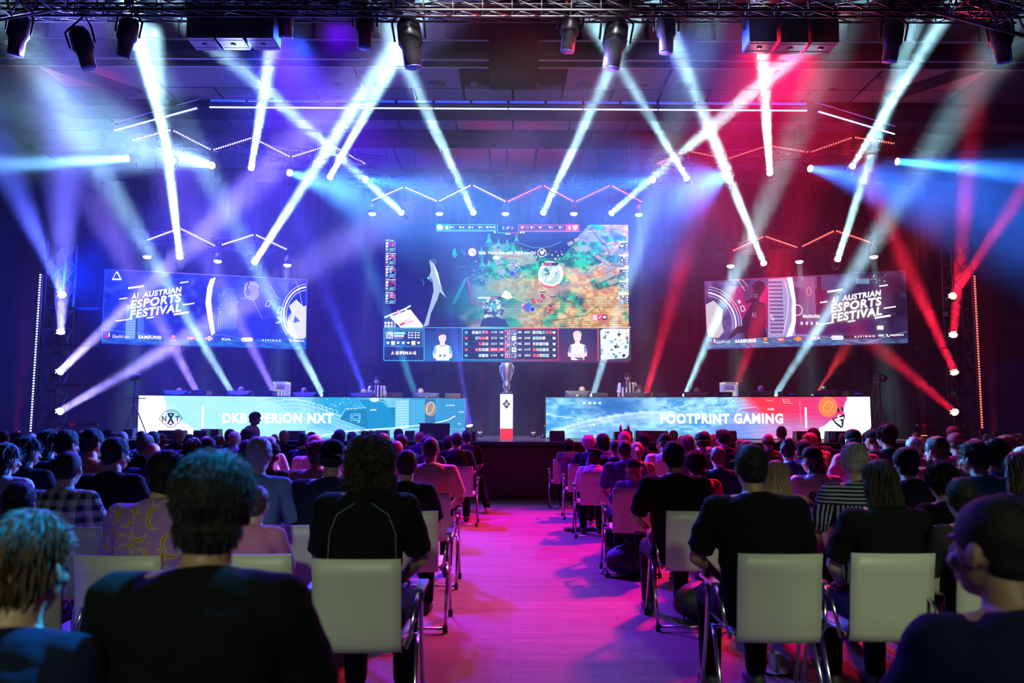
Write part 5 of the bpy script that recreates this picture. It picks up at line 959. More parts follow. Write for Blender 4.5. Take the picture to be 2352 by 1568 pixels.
POSE = {
 'lap': mk(yaw=.05), 'left': mk(yaw=.45, H=V3((-.01,-.03,1.275))), 'right': mk(yaw=-.5, pit=-.05, kn=[V3((-.17,.38,.53)), V3((.11,.41,.53))], an=[V3((-.2,.50,.09)), V3((.10,.36,.09))]),
 'lean': mk(P=V3((0,-.05,.54)), W=V3((0,-.06,.69)), C=V3((0,.02,.90)), N=V3((0,.12,1.08)), H=V3((0,.19,1.20)), pit=.12, shz=1.00, el=[V3((-.24,.26,.70)), V3((.24,.26,.70))], wr=[V3((-.08,.42,.66)), V3((.08,.44,.66))]),
 'chin': mk(yaw=-.25, pit=-.12, el=[V3((-.25,.02,.80)), V3((.22,.18,.80))], wr=[V3((-.10,.24,.665)), V3((.07,.15,1.02))], palm=V3((0,-1,0)), curl=.9),
 'slump': mk(N=V3((0,-.06,1.10)), H=V3((.01,.0,1.235)), shz=1.03, yaw=.12, pit=-.15, bw=1.06),
 'broad': mk(bw=1.12, sh=.205, yaw=0, H=V3((0,-.035,1.275)), el=[V3((-.29,.0,.80)), V3((.29,.0,.80))]),
 'slim': mk(bw=.88, sh=.16, yaw=-.1, el=[V3((-.21,.03,.80)), V3((.21,.03,.80))]),
 'camera': mk(yaw=-.1, el=[V3((-.26,.06,.83)), V3((.26,.06,.83))], wr=[V3((-.13,.22,1.02)), V3((.10,.24,1.06))], palm=V3((1,0,0)), curl=.9, bw=.9, sh=.165),
 'aisle': mk(yaw=.1, kn=[V3((-.13,.40,.53)), V3((.24,.32,.53))], an=[V3((-.13,.42,.09)), V3((.36,-.16,.09))]),
 'stand': mk(P=V3((0,0,.95)), W=V3((0,-.01,1.08)), C=V3((0,-.015,1.30)), N=V3((0,0,1.50)), H=V3((0,.03,1.645)), shz=1.43, el=[V3((-.24,-.02,1.16)), V3((.24,-.02,1.16))], wr=[V3((-.23,.10,.93)), V3((.23,.10,.93))],
             hi=[V3((-.09,0,.92)), V3((.09,0,.92))], kn=[V3((-.10,.02,.50)), V3((.10,.02,.50))], an=[V3((-.10,-.02,.09)), V3((.10,-.02,.09))]),
}
POSE['stand_down'] = dict(POSE['stand'], pit=-.32, yaw=-.1)
_pm = {}
def RS(mb, vox, it=4, fac=.5):
    me = mb.mesh('m', []); o = evaluated(me, [('REMESH', dict(mode='VOXEL', voxel_size=vox, use_smooth_shade=True)), ('SMOOTH', dict(factor=fac, iterations=it))]); bpy.data.meshes.remove(me); return o
def pose_meshes(k):
    if k in _pm: return _pm[k]
    J = POSE[k]; b = MB(); M = Matrix.Translation(J['H']) @ Euler((J['pit'], 0, J['yaw'])).to_matrix().to_4x4(); bw = J['bw']; near = k in ('lap','broad','slim','camera')
    torso(b, J, 0, 0, 1, bw); head_shape(b, M); b.tube([J['N']-V3((0,0,.05)), J['N']+V3((0,.005,.03)), M @ V3((0,-.02,-.07))], [.068,.056,.055], 18)
    S = [V3((s*J['sh']*1.0, J['N'].y-.03, J['shz'])) for s in (-1, 1)]
    for i, s in enumerate((-1, 1)):
        limb(b, [J['N']+V3((s*.05,-.01,-.045)), S[i]], [.052,.060]); limb(b, [S[i], J['el'][i], J['wr'][i]], [.056,.040,.026]); hand(b, J['wr'][i], J['el'][i], s, J['curl'], J['palm'] if (i == 1 or k == 'camera') else None)
        limb(b, [J['hi'][i], J['kn'][i], J['an'][i]], [.085,.055,.036]); a = J['an'][i]; b.tube([a+V3((0,-.05,-.04)), a+V3((0,.05,-.045)), a+V3((0,.17,-.06))], [.035,.036,.025], 12)
    body = RS(b, .0075, 3)
    c = MB(); torso(c, J, .014, 0, 1.0, bw)
    for i, s in enumerate((-1, 1)):
        e = S[i].lerp(J['el'][i], J['sleeve']+.2); limb(c, [J['N']+V3((s*.06,-.01,-.065)), S[i]], [.052,.062], .012); limb(c, [S[i], S[i].lerp(J['el'][i], .5)], [.058,.055], .016); c.cyl(S[i].lerp(J['el'][i], .3), e, .072, .070, 16)
    shirt = RS(c, .010, 3)
    n = len(shirt.vertices); co = np.empty(n*3, np.float32); shirt.vertices.foreach_get('co', co); co = co.reshape(-1, 3); no = np.array([v.normal[:] for v in shirt.vertices])
    x, y, z = co.T; amp = (fbm(x*9+3*z+20, z*16+y*7+20, 77, 3)-.5)*.020+(np.abs(np.sin((z*3.0+np.abs(x)*4+y*2)*9))-.5)*.0045*sm(1.05-z, 0, .3)
    shirt.vertices.foreach_set('co', (co+no*amp[:, None]).astype(np.float32).ravel())
    t = MB(); J2 = dict(J); torso(t, J2, .008, 0, .3, bw)
    for i in (0, 1): limb(t, [J['hi'][i], J['kn'][i]], [.088,.066], .010); limb(t, [J['kn'][i], J['an'][i]+V3((0,-.01,.03))], [.066,.05], .010)
    tr = RS(t, .012, 3)
    sh = MB(); shm = []
    for i in (0, 1):
        q = MB(); a = J['an'][i]; q.rings([[V3((a.x+rx*math.cos(u), a.y+yy, max(.004, zc_+rz*math.sin(u)))) for u in [2*PI*j/14 for j in range(14)]] for yy, rx, zc_, rz in ((-.085,.02,.05,.03),(-.06,.04,.055,.05),(0,.046,.06,.065),(.06,.047,.045,.05),(.13,.046,.035,.036),(.18,.03,.03,.022))]); q.smooth = True
        q.sm = [True]*len(q.f); me = q.mesh('shoe', []); shm.append(me)
    _pm[k] = (body, shirt, tr, shm, M); return _pm[k]
from mathutils import noise as mnoise
_hm = {}
def hair_mesh(kind):
    """kinds: buzz short messy side curly long pony bun bob afro fringe"""
    if kind in _hm: return _hm[kind]
    rnd = random.Random(hash(len(kind)*7+ord(kind[0])*13+ord(kind[-1]))); mb = MB(); E = mb.ell
    E((0,-.015,.028), (.084,.100,.094), None, 24, 16); E((0,-.048,-.035), (.067,.056,.060), None, 20, 12)
    for s in (-1, 1): E((s*.064,-.012,.0), (.020,.045,.045), None, 12, 8)
    am, nt, L, wd, curl, flow = .004, 500, .022, .0022, 0, .6
    if kind == 'buzz': mb = MB(); E = mb.ell; E((0,-.015,.022), (.080,.098,.094), None, 24, 16); E((0,-.045,-.03), (.066,.055,.056), None, 20, 12); am, nt, L = .0015, 500, .007
    if kind == 'messy': E((0,.005,.05), (.086,.092,.080), None, 20, 12); am, nt, L, wd = .010, 1600, .045, .0026; flow = .3
    if kind == 'quiff': E((0,.03,.075), (.062,.062,.042), None, 20, 12); am, nt, L = .007, 900, .035
    if kind == 'full': E((0,-.02,.03), (.096,.108,.105), None, 24, 16); E((0,-.05,-.05), (.078,.062,.07), None, 20, 12); am, nt, L, wd = .004, 2600, .020, .0018
    if kind == 'curly': mb = MB(); E = mb.ell; E((0,-.02,.02), (.112,.115,.112), None, 24, 16); E((0,-.04,-.08), (.118,.085,.10), None, 20, 12); E((0,-.06,-.15), (.10,.055,.07), None, 20, 12); am, nt, L, wd, curl = .022, 2600, .05, .003, 1
    if kind == 'afro': E((0,-.02,.045), (.110,.115,.110), None, 24, 16); am, nt, L, wd, curl = .010, 1400, .03, .003, 1
    if kind == 'bob': E((0,-.03,-.03), (.098,.088,.115), None, 20, 14); E((0,-.03,.03), (.092,.104,.098), None, 20, 14); am, nt, L = .003, 900, .06; flow = .1
    if kind in ('long', 'straight'): 
        mb.smooth = True; mb.rings([[V3((rx*math.cos(a), yc+ry*math.sin(a), z)) for a in [2*PI*j/24 for j in range(24)]] for z, rx, ry, yc in ((.05,.080,.085,-.02),(-.02,.093,.080,-.035),(-.10,.100,.062,-.062),(-.18,.104,.045,-.085),(-.26,.098,.034,-.095),(-.32 if kind == 'long' else -.28,.07,.02,-.095))]); am, nt, L, wd = (.006, 1000, .10, .003) if kind == 'long' else (.002, 1200, .10, .0028); flow = .06
    if kind == 'pony': E((0,-.115,.03), (.028,.035,.028), None, 12, 8); mb.tube([(0,-.12,.04),(0,-.155,.01),(.005,-.155,-.06),(.0,-.14,-.15),(0,-.13,-.2)], [.02,.032,.034,.024,.008], 14); am, nt, L = .003, 700, .05; flow = .12
    if kind == 'bun': E((0,-.075,.105), (.048,.048,.045), None, 16, 10); am, nt, L = .004, 500, .03
    if kind == 'fringe': mb = MB(); E = mb.ell; E((0,-.045,-.02), (.079,.066,.05), None, 20, 12); am, nt, L = .002, 300, .01
    if kind == 'tail': mb = MB(); E = mb.ell; E((0,-.038,-.010), (.084,.077,.062), None, 20, 12); mb.tube([(0,-.1,-.02),(0,-.125,-.08),(.01,-.11,-.18),(0,-.1,-.24)], [.03,.036,.03,.01], 14); E((.05,-.05,-.08), (.03,.03,.07), None, 12, 8); E((-.05,-.05,-.08), (.03,.03,.07), None, 12, 8); am, nt, L = .006, 600, .06
    if kind == 'nape': mb = MB(); E = mb.ell; E((0,-.038,-.010), (.084,.077,.062), None, 20, 12); am, nt, L = .003, 300, .015
    me = RS(mb, .0065, 3); out = MB(); out.smooth = True; vs = []
    for v in me.vertices:
        nz = mnoise.noise(v.co*22)+.6*mnoise.noise(v.co*55); vs.append(v.co + v.normal*nz*am)
    out.add(vs, [tuple(p.vertices) for p in me.polygons]); pol = list(me.polygons); out.smooth = False
    for i in range(nt):
        p = rnd.choice(pol); c = V3(p.center); n = p.normal
        if n.z < -.5 and curl == 0 and L < .05: continue
        g = V3((0, -.35, -1)) if c.y < .03 else V3((0, .6, .1)); g = (g - n*g.dot(n)); g = g.normalized() if g.length > .01 else V3((0,-1,0))
        d = (n*flow + g*(1-flow) + V3((rnd.uniform(-1,1), rnd.uniform(-1,1), rnd.uniform(-1,1)))*.28).normalized(); l = L*rnd.uniform(.6, 1.25); pts = [c - n*.004]; ph = rnd.random()*6
        for k in range(1, 5 if curl else 4):
            d = (d + g*.32 + V3((0,0,-.12))).normalized(); q = pts[-1]+d*l/(4 if curl else 3)
            if curl: q += V3((math.cos(ph+k*2.2), math.sin(ph+k*2.2), math.sin(ph+k*1.7)))*.010
            pts.append(q)
        s = d.cross(n); s = s.normalized() if s.length > .01 else V3((1,0,0)); m = len(pts); vs = []
        for k, q in enumerate(pts[:-1]):
            r = wd*(1-k/(m-1)*.6); vs += [q+s*r, q-s*r, q+n*r*1.2]
        vs.append(pts[-1]); fs = []
        for k in range(m-2):
            for a in range(3): b_ = (a+1) % 3; fs.append((k*3+a, k*3+b_, k*3+3+b_, k*3+3+a))
        for a in range(3): fs.append(((m-2)*3+a, (m-2)*3+(a+1) % 3, len(vs)-1))
        out.add(vs, fs)
    r = out.mesh('hair', []); bpy.data.meshes.remove(me); _hm[kind] = r; return r
def cap_mesh(kind):
    k = 'cap_'+kind
    if k in _hm: return _hm[k]
    mb = MB(); mb.smooth = True
    if kind == 'cap' or kind == 'capback':
        s = 1 if kind == 'cap' else -1; prof = [(.094,.0),(.095,.03),(.088,.06),(.068,.088),(.035,.104),(.006,.108)]
        mb.rings([[V3((r*.93*math.cos(a), r*1.10*math.sin(a)-.012, z+.022)) for a in [2*PI*j/24 for j in range(24)]] for r, z in prof])
        mb.rings([[V3((w_*.072, s*(.075+y)-.01, .026+.012*(1-w_*w_)-y*.15)) for w_ in [-1+2*j/10 for j in range(11)]]+[V3((-w_*.072, s*(.075+y)-.01, .020+.012*(1-w_*w_)-y*.15)) for w_ in [-1+2*j/10 for j in range(11)]] for y in (0,.03,.055,.07)]); mb.ell((0,-.012,.131), (.007,.007,.004), None, 8, 6)
    if kind == 'beanie': mb.ell((0,-.014,.03), (.090,.106,.100), None, 24, 16); mb.ell((0,-.03,-.005), (.09,.095,.05), None, 24, 12)
    if kind == 'beret': mb.ell((.02,-.02,.085), (.125,.118,.045), (0,.18,0), 24, 12); mb.ell((0,-.012,.05), (.088,.102,.05), None, 20, 10)
    if kind == 'hood': mb.ell((0,-.02,.01), (.105,.112,.128), None, 24, 16); mb.tube([(-.055,-.01,.11),(-.062,-.02,.19),(-.058,-.02,.24)], [.034,.022,.004], 10); mb.tube([(.055,-.01,.11),(.062,-.02,.19),(.058,-.02,.24)], [.034,.022,.004], 10); mb.tube([(0,-.06,-.05),(0,-.1,-.2),(0,-.1,-.3)], [.08,.10,.09], 16)
    if kind == 'headset': mb.smooth = True; mb.tube([(-.088,0,-.02),(-.092,0,.05),(-.06,0,.105),(0,0,.125),(.06,0,.105),(.092,0,.05),(.088,0,-.02)], .009, 8); mb.ell((-.088,0,-.025), (.020,.032,.038)); mb.ell((.088,0,-.025), (.020,.032,.038)); mb.tube([(-.09,.02,-.05),(-.07,.08,-.085),(-.03,.10,-.09)], .004, 6)
    if kind == 'glasses':
        for s in (-1, 1): mb.tube([V3((s*.034+.021*math.cos(a), .098, -.012+.016*math.sin(a))) for a in [2*PI*j/14 for j in range(15)]], .002, 6); mb.tube([(s*.055,.098,-.008),(s*.078,.06,-.008),(s*.082,-.01,-.012)], .002, 6)
        mb.tube([(-.013,.1,-.01),(.013,.1,-.01)], .002, 6)
    if kind == 'horns':
        for s in (-1, 1): mb.tube([(s*.06,0,.09),(s*.075,-.01,.14),(s*.07,0,.175)], [.012,.008,.001], 8)
    r = mb.mesh(kind, []); _hm[k] = r; return r
def eyes_mesh():
    if 'eyes' in _hm: return _hm['eyes']
    mb = MB()
    for s in (-1, 1): mb.ell((s*.030,.078,-.012), (.013,.012,.007), None, 12, 8)
    mb.cur = 1
    for s in (-1, 1): mb.ell((s*.030,.0885,-.012), (.006,.003,.006), None, 10, 6); mb.tube([(s*.016,.092,.010),(s*.032,.092,.015),(s*.048,.084,.009)], [.004,.005,.002], 6)
    r = mb.mesh('eyes', []); _hm['eyes'] = r; return r
def beard_mesh():
    if 'beard' in _hm: return _hm['beard']
    mb = MB(); mb.ell((0,.046,-.100), (.042,.038,.034), None, 18, 10); mb.ell((0,.020,-.085), (.062,.055,.034), None, 18, 10); mb.ell((0,.098,-.066), (.024,.008,.005), None, 10, 6)
    me = RS(mb, .006, 2); _hm['beard'] = me; return me
def cloth(name, c, rough=.9): return mat('cloth_'+name, c, rough, bump=.25, bscale=160, spec=.2)
SH_C = {'black': '#0c0c0f', 'navy': '#121a38', 'charcoal': '#2b2c31', 'grey': '#6a6a70', 'white': '#d8d4d0', 'cream': '#cdb894', 'peach': '#d89a78', 'blue': '#2c4a86', 'lightblue': '#6d8db5', 'red': '#b01824', 'pink': '#c8788c', 'green': '#2e5a44', 'purple': '#4c3474', 'teal': '#1e6470', 'beige': '#a48a6c', 'maroon': '#501a24'}
def HM(n): return {'black': mat('hair_black', (.010,.009,.010), .65, bump=.3, bscale=300, spec=.3), 'dark': mat('hair_dark', (.022,.014,.010), .65, bump=.3, bscale=300, spec=.3), 'brown': mat('hair_brown', (.075,.040,.022), .5, bump=.3, bscale=300), 'blond': mat('hair_blond', (.42,.28,.14), .5, bump=.3, bscale=300), 'grey': mat('hair_grey', (.38,.37,.37), .5, bump=.3, bscale=300), 'red': mat('hair_red', (.28,.06,.02), .5, bump=.3, bscale=300), 'pink': mat('hair_pink', (.75,.20,.45), .5, bump=.3, bscale=300), 'white': mat('hair_white', (.75,.72,.68), .5, bump=.3, bscale=300)}[n]
SK = {'fair': mat('skin_fair', (.56,.33,.25), .5), 'tan': mat('skin_tan', (.40,.22,.15), .5), 'dark': mat('skin_dark', (.14,.07,.045), .5)}
EYEW = mat('eye_white', (.7,.7,.7), .2); EYEB = mat('eye_dark', (.02,.015,.012), .4)
def om(o, *ms):
    """materials sit on the object, so that copies can share one mesh"""
    me = o.data
    while len(me.materials) < len(ms): me.materials.append(None)
    for i, m in enumerate(ms): o.material_slots[i].link = 'OBJECT'; o.material_slots[i].material = m
def person(X, Y, Z, s, pose, hair, hcol, shirt, trs, skin, label, group, rz=0, extra=(), shoes=True, decal=None, shoem=None):
    """extra: names out of cap capback beanie beret hood headset glasses horns eyes beard, with a colour as (name, material)"""
    body, sm_, tr, shm, M = pose_meshes(pose); root = empty('person', (X, Y, Z), rz, label, 'person', group); root.scale = (s, s, s)
    b = link('body', body, root); om(b, SK[skin]); t = link('shirt', sm_, root); om(t, shirt); p = link('trousers', tr, root); om(p, trs)
    if shoes:
        for m in shm: q = link('shoe', m, root); om(q, shoem or SHOE)
    if decal: decal(root, t, pose)
    if hair: h = link('hair', hair_mesh(hair), root); h.matrix_local = M; om(h, HM(hcol))
    for e in extra:
        n, m = e if isinstance(e, tuple) else (e, PLAST)
        if n == 'eyes': o = link('eyes', eyes_mesh(), root); om(o, EYEW, EYEB)
        elif n == 'beard': o = link('beard', beard_mesh(), root); om(o, m if m is not PLAST else HM('dark'))
        else: o = link({'capback': 'cap'}.get(n, n), cap_mesh(n), root); om(o, m)
        o.matrix_local = M
    return root
from mathutils.bvhtree import BVHTree
def on_back(pose, pts, off=.003):
    me = pose_meshes(pose)[1]; k = ('bvh', pose)
    if k not in _hm: _hm[k] = BVHTree.FromPolygons([v.co for v in me.vertices], [tuple(p.vertices) for p in me.polygons])
    out = []
    for x, z in pts:
        h = _hm[k].ray_cast(V3((x, -2, z)), V3((0, 1, 0)))[0]; out.append(V3((x, (h.y if h else -.25)-off, z)))
    return out
def d_text(t, x0, x1, z0, z1, m, off=.04):
    def f(root, shirt, pose):
        V, P = text2d(t, off); vs = on_back(pose, [(x0+(x1-x0)*u, z1+(z0-z1)*v) for u, v in V]); mb = MB(); mb.add(vs, P); mb.build('print', m, shirt)
    return f
def d_lines(L, w_, m, nm='piping'):
    def f(root, shirt, pose):
        for pts in L:
            q = []
            for (a, b), (c, d) in zip(pts, pts[1:]): q += [(a+(c-a)*i/8, b+(d-b)*i/8) for i in range(8)]
            MB().tube(on_back(pose, q, .001), w_, 6).build(nm, m, shirt)
    return f
def d_strap(pts, w_, m):
    def f(root, shirt, pose):
        mb = MB(); q = []
        for (a, b), (c, d) in zip(pts, pts[1:]): q += [(a+(c-a)*i/6, b+(d-b)*i/6) for i in range(7)]
        L = on_back(pose, [(x-w_, z) for x, z in q], .008); R = on_back(pose, [(x+w_, z) for x, z in q], .008); mb.rings([L, R], cap=False, close=False); o = mb.build('strap', m, root); sd = o.modifiers.new('s', 'SOLIDIFY'); sd.thickness = .006
    return f
SHOE = mat('shoe_dark', (.03,.03,.035), .6); SHOEW = mat('shoe_white', (.7,.7,.72), .5)
JEANS = cloth('jeans', '#0a0e1a'); BLKT = cloth('black_trousers', '#08080a'); SHORTS = cloth('olive', '#2e3428')
# patterned shirts
def pat(name, fn):
    m = bpy.data.materials.new(name); m.use_nodes = True; nt = m.node_tree; b = nt.nodes['Principled BSDF']; b.inputs['Roughness'].default_value = .9; b.inputs['Specular IOR Level'].default_value = .2
    tc = nt.nodes.new('ShaderNodeTexCoord'); fn(nt, tc.outputs['Object'], b); return m
def MN(nt, op, a, b=None, c=None):
    n = nt.nodes.new('ShaderNodeMath'); n.operation = op
    for i, v in enumerate((a, b, c)):
        if v is None: continue
        if isinstance(v, (int, float)): n.inputs[i].default_value = v
        else: nt.links.new(v, n.inputs[i])
    return n.outputs[0]
def MX(nt, f, a, b):
    n = nt.nodes.new('ShaderNodeMix'); n.data_type = 'RGBA'
    nt.links.new(f, n.inputs[0]) if not isinstance(f, float) else None
    for i, v in ((6, a), (7, b)):
        if isinstance(v, str): n.inputs[i].default_value = (*lin(v), 1)
        else: nt.links.new(v, n.inputs[i])
    return n.outputs[2]
def SXYZ(nt, v): n = nt.nodes.new('ShaderNodeSeparateXYZ'); nt.links.new(v, n.inputs[0]); return n.outputs
def f_plaid(nt, v, b):
    x, y, z = SXYZ(nt, v)
    def band(a, k, w_): return MN(nt, 'LESS_THAN', MN(nt, 'FRACT', MN(nt, 'MULTIPLY', a, k)), w_)
    bx = MN(nt, 'ADD', MN(nt, 'MULTIPLY', band(x, 13, .45), .5), MN(nt, 'MULTIPLY', band(x, 26, .12), .35)); bz = MN(nt, 'ADD', MN(nt, 'MULTIPLY', band(z, 13, .45), .5), MN(nt, 'MULTIPLY', band(z, 26, .12), .35))
    nt.links.new(MX(nt, MN(nt, 'MINIMUM', MN(nt, 'ADD', bx, bz), 1.0), '#c2b8a4', '#0c2c34'), b.inputs['Base Color'])
def f_stripe(nt, v, b):
    x, y, z = SXYZ(nt, v); a = MN(nt, 'LESS_THAN', MN(nt, 'FRACT', MN(nt, 'MULTIPLY', x, 42)), .55); h = MN(nt, 'LESS_THAN', MN(nt, 'FRACT', MN(nt, 'MULTIPLY', z, 42)), .55); up = MN(nt, 'GREATER_THAN', z, 1.0)
    f = MN(nt, 'ADD', MN(nt, 'MULTIPLY', h, up), MN(nt, 'MULTIPLY', a, MN(nt, 'SUBTRACT', 1.0, up))); nt.links.new(MX(nt, f, '#9aa0b0', '#15182c'), b.inputs['Base Color'])
def f_ref(nt, v, b):
    x, y, z = SXYZ(nt, v); a = MN(nt, 'LESS_THAN', MN(nt, 'FRACT', MN(nt, 'ADD', MN(nt, 'MULTIPLY', x, 10.5), .25)), .5); arm = MN(nt, 'GREATER_THAN', MN(nt, 'ABSOLUTE', x), .19); yoke = MN(nt, 'MULTIPLY', MN(nt, 'GREATER_THAN', z, 1.36), MN(nt, 'GREATER_THAN', x, .04)); f = MN(nt, 'MULTIPLY', MN(nt, 'MAXIMUM', a, yoke), MN(nt, 'SUBTRACT', 1.0, arm)); nt.links.new(MX(nt, f, '#d8d2c8', '#0a1626'), b.inputs['Base Color'])
def f_banana(nt, v, b):
    sc = nt.nodes.new('ShaderNodeVectorMath'); sc.operation = 'MULTIPLY'; nt.links.new(v, sc.inputs[0]); sc.inputs[1].default_value = (12, .01, 12)
    vo = nt.nodes.new('ShaderNodeTexVoronoi'); vo.inputs['Scale'].default_value = 1; vo.inputs['Randomness'].default_value = .75; nt.links.new(sc.outputs[0], vo.inputs['Vector'])
    d = nt.nodes.new('ShaderNodeVectorMath'); d.operation = 'SUBTRACT'; nt.links.new(sc.outputs[0], d.inputs[0]); nt.links.new(vo.outputs['Position'], d.inputs[1])
    r = nt.nodes.new('ShaderNodeVectorRotate'); r.rotation_type = 'Y_AXIS'; nt.links.new(d.outputs[0], r.inputs['Vector']); c = nt.nodes.new('ShaderNodeSeparateColor'); nt.links.new(vo.outputs['Color'], c.inputs[0]); nt.links.new(MN(nt, 'MULTIPLY', c.outputs[0], 6.28), r.inputs['Angle'])
    x, y, z = SXYZ(nt, r.outputs[0])
    l1 = MN(nt, 'SQRT', MN(nt, 'ADD', MN(nt, 'POWER', x, 2.0), MN(nt, 'POWER', z, 2.0))); z2 = MN(nt, 'ADD', z, .20); l2 = MN(nt, 'SQRT', MN(nt, 'ADD', MN(nt, 'POWER', x, 2.0), MN(nt, 'POWER', z2, 2.0)))
    f = MN(nt, 'MULTIPLY', MN(nt, 'LESS_THAN', l1, .44), MN(nt, 'GREATER_THAN', l2, .46)); f2 = MN(nt, 'MULTIPLY', MN(nt, 'LESS_THAN', l1, .49), MN(nt, 'GREATER_THAN', l2, .41))
    nt.links.new(MX(nt, f, MX(nt, f2, '#a878c0', '#c8b8a0'), '#b08a20'), b.inputs['Base Color'])
PLAID = pat('plaid_shirt', f_plaid); STRIPE = pat('striped_shirt', f_stripe); REF = pat('referee_shirt', f_ref); BANANA = pat('banana_shirt', f_banana)
# ---------------------------------------------------------------- chairs
WHT = mat('chair_laminate', (.62,.60,.54), .42); EDGE = mat('chair_edge', (.25,.20,.16), .6); CHR = mat('chair_chrome', (.55,.55,.6), .22, 1)
def chair_meshes():
    P = {}
    def panel(rows, w_, th):   # curved plate from a list of (y, z) and a width
        mb = MB(); mb.smooth = True; nx = 8; fr = []; bk = []
        for k, (y, z) in enumerate(rows):
            for j in range(nx+1):
                u = -1+2*j/nx; fr.append(V3((u*w_/2, y-.018*(1-u*u), z))); bk.append(V3((u*w_/2, y-.018*(1-u*u)+th[0], z+th[1])))
        n = len(fr); F = []; G = []
        for k in range(len(rows)-1):
            for j in range(nx): a = k*(nx+1)+j; F.append((a, a+1, a+nx+2, a+nx+1)); G.append((n+a, n+a+nx+1, n+a+nx+2, n+a+1))
        mb.add(fr+bk, F+G); mb.cur = 1; mb.smooth = False; R_ = len(rows)-1; E_ = []
        for j in range(nx): E_.append((j, n+j, n+j+1, j+1)); a = R_*(nx+1)+j; E_.append((a, a+1, n+a+1, n+a))
        for k in range(R_): a = k*(nx+1); E_.append((a, a+nx+1, n+a+nx+1, n+a)); b = a+nx; E_.append((b, n+b, n+b+nx+1, b+nx+1))
        mb.v = mb.v; n0 = 0
        mb.f.extend(E_); mb.m.extend([1]*len(E_)); mb.sm.extend([False]*len(E_)); return mb
    P['backrest'] = [(panel([(-.295,.42),(-.315,.46),(-.327,.55),(-.338,.66),(-.352,.76),(-.37,.845)], .40, (.012,0)).mesh('backrest', [WHT, EDGE]))]
    P['seat'] = [(panel([(-.28,.445),(-.10,.443),(.05,.447),(.16,.452),(.215,.440)], .42, (0,.012)).mesh('seat', [WHT, EDGE]))]
    P['leg'] = []
    for s in (-1, 1):
        P['leg'].append(MB().tube([(s*.25,.24,.0),(s*.245,.10,.40),(s*.25,.04,.56),(s*.255,.02,.64)], .011, 8).mesh('leg', CHR)); P['leg'].append(MB().tube([(s*.25,-.27,0),(s*.245,-.08,.38),(s*.235,.02,.43)], .011, 8).mesh('leg', CHR))
    P['armrest'] = [MB().box((s*.258,-.03,.665), (.045,.26,.016)).tube([(s*.255,.06,.655),(s*.255,.03,.60)], .010, 8).mesh('armrest', CHR) for s in (-1, 1)]
    P['armrest_support'] = [MB().tube([(s*.256,-.14,.658),(s*.25,-.24,.60),(s*.235,-.27,.48),(s*.21,-.23,.425)], .010, 8).mesh('armrest_support', CHR) for s in (-1, 1)]
    P['foot_bar'] = [MB().tube([(-.25,-.26,.03),(.25,-.26,.03)], .009, 8).mesh('crossbar', CHR), MB().tube([(-.24,.0,.425),(.24,.0,.425)], .010, 8).mesh('crossbar', CHR)]
    P['foot_cap'] = [MB().cyl((s*.25,y,0), (s*.25,y*.95,.05), .017, n=10).mesh('foot_cap', RUBBER) for s in (-1, 1) for y in (.24, -.27)]
    return P
CM = chair_meshes(); _cs = None
def chair(X, Y, rz, lab, grp, simple=False):
    global _cs
    if simple:
        if _cs is None:
            bm = bmesh.new(); ms = [WHT, EDGE, CHR, RUBBER]; cs = MB()
            for k, L in CM.items():
                for me in L:
                    mi = [ms.index(m) for m in me.materials]; n = len(cs.v); cs.v.extend([tuple(v.co) for v in me.vertices])
                    for p in me.polygons: cs.f.append(tuple(i+n for i in p.vertices)); cs.m.append(mi[p.material_index]); cs.sm.append(p.use_smooth)
            _cs = cs.mesh('conference_chair', ms)
        o = link('conference_chair', _cs, None, (X, Y, 0)); o.rotation_euler = (0,0,rz); return tag(o, lab, 'chair', grp)
    root = empty('conference_chair', (X, Y, 0), rz, lab, 'chair', grp)
    legs = []
    for k, L in CM.items():
        for i, me in enumerate(L):
            o = link(k if k != 'foot_bar' else 'crossbar', me, legs[i] if k == 'foot_cap' else root)
            if k == 'leg': legs.append(o)
    return root
# ---------------------------------------------------------------- the audience, told one by one where the photo shows them
placed = []
ORD = ('first','second','third','fourth','fifth','sixth','seventh','eighth','ninth','tenth','eleventh','twelfth','thirteenth','fourteenth','fifteenth','sixteenth','seventeenth')
GL, GR_ = 'audience left of the aisle', 'audience right of the aisle'
def aud(px, top, Y, pose, hair, hc, shirt, skin, label, extra=(), trs=None, ch=True, dx=0, rz=0, shoes=None, chlab=None, smin=.80, k=1.0, decal=None, shoem=None):
    p = at(px, top, Y); hz = POSE[pose]['H'].z+.115+(.01 if hair in ('messy','curly','full','afro','quiff') else 0)+(.04 if hair == 'bun' else 0); s = max(smin, min(1.12, p.z/hz))
    r = person(p.x-POSE[pose]['H'].x*s, Y+(.09 if pose in ('broad','slump') else .05)-max(-.03, POSE[pose]['H'].y)*.3, 0, s, pose, hair, hc, cloth(shirt, SH_C[shirt]) if isinstance(shirt, str) else shirt, trs or (JEANS if len(placed) % 2 else BLKT), skin, label, GL if px < 1176 else GR_, rz, extra, shoes=True, decal=decal, shoem=shoem)
    placed.append((p.x, Y)); return r
# nearest row
aud(52, 1180, 1.78, 'slim', 'messy', 'brown', 'navy', 'fair', 'person with tousled hair lit cyan at the left edge, dark top')
aud(488, 1040, 1.92, 'lap', 'full', 'black', 'black', 'tan', 'person in black t-shirt with thick dark hair, biggest figure left of the aisle')
aud(2292, 1140, 1.80, 'left', 'buzz', 'black', 'navy', 'tan', 'person in navy t-shirt with cropped dark hair at the bottom right corner')
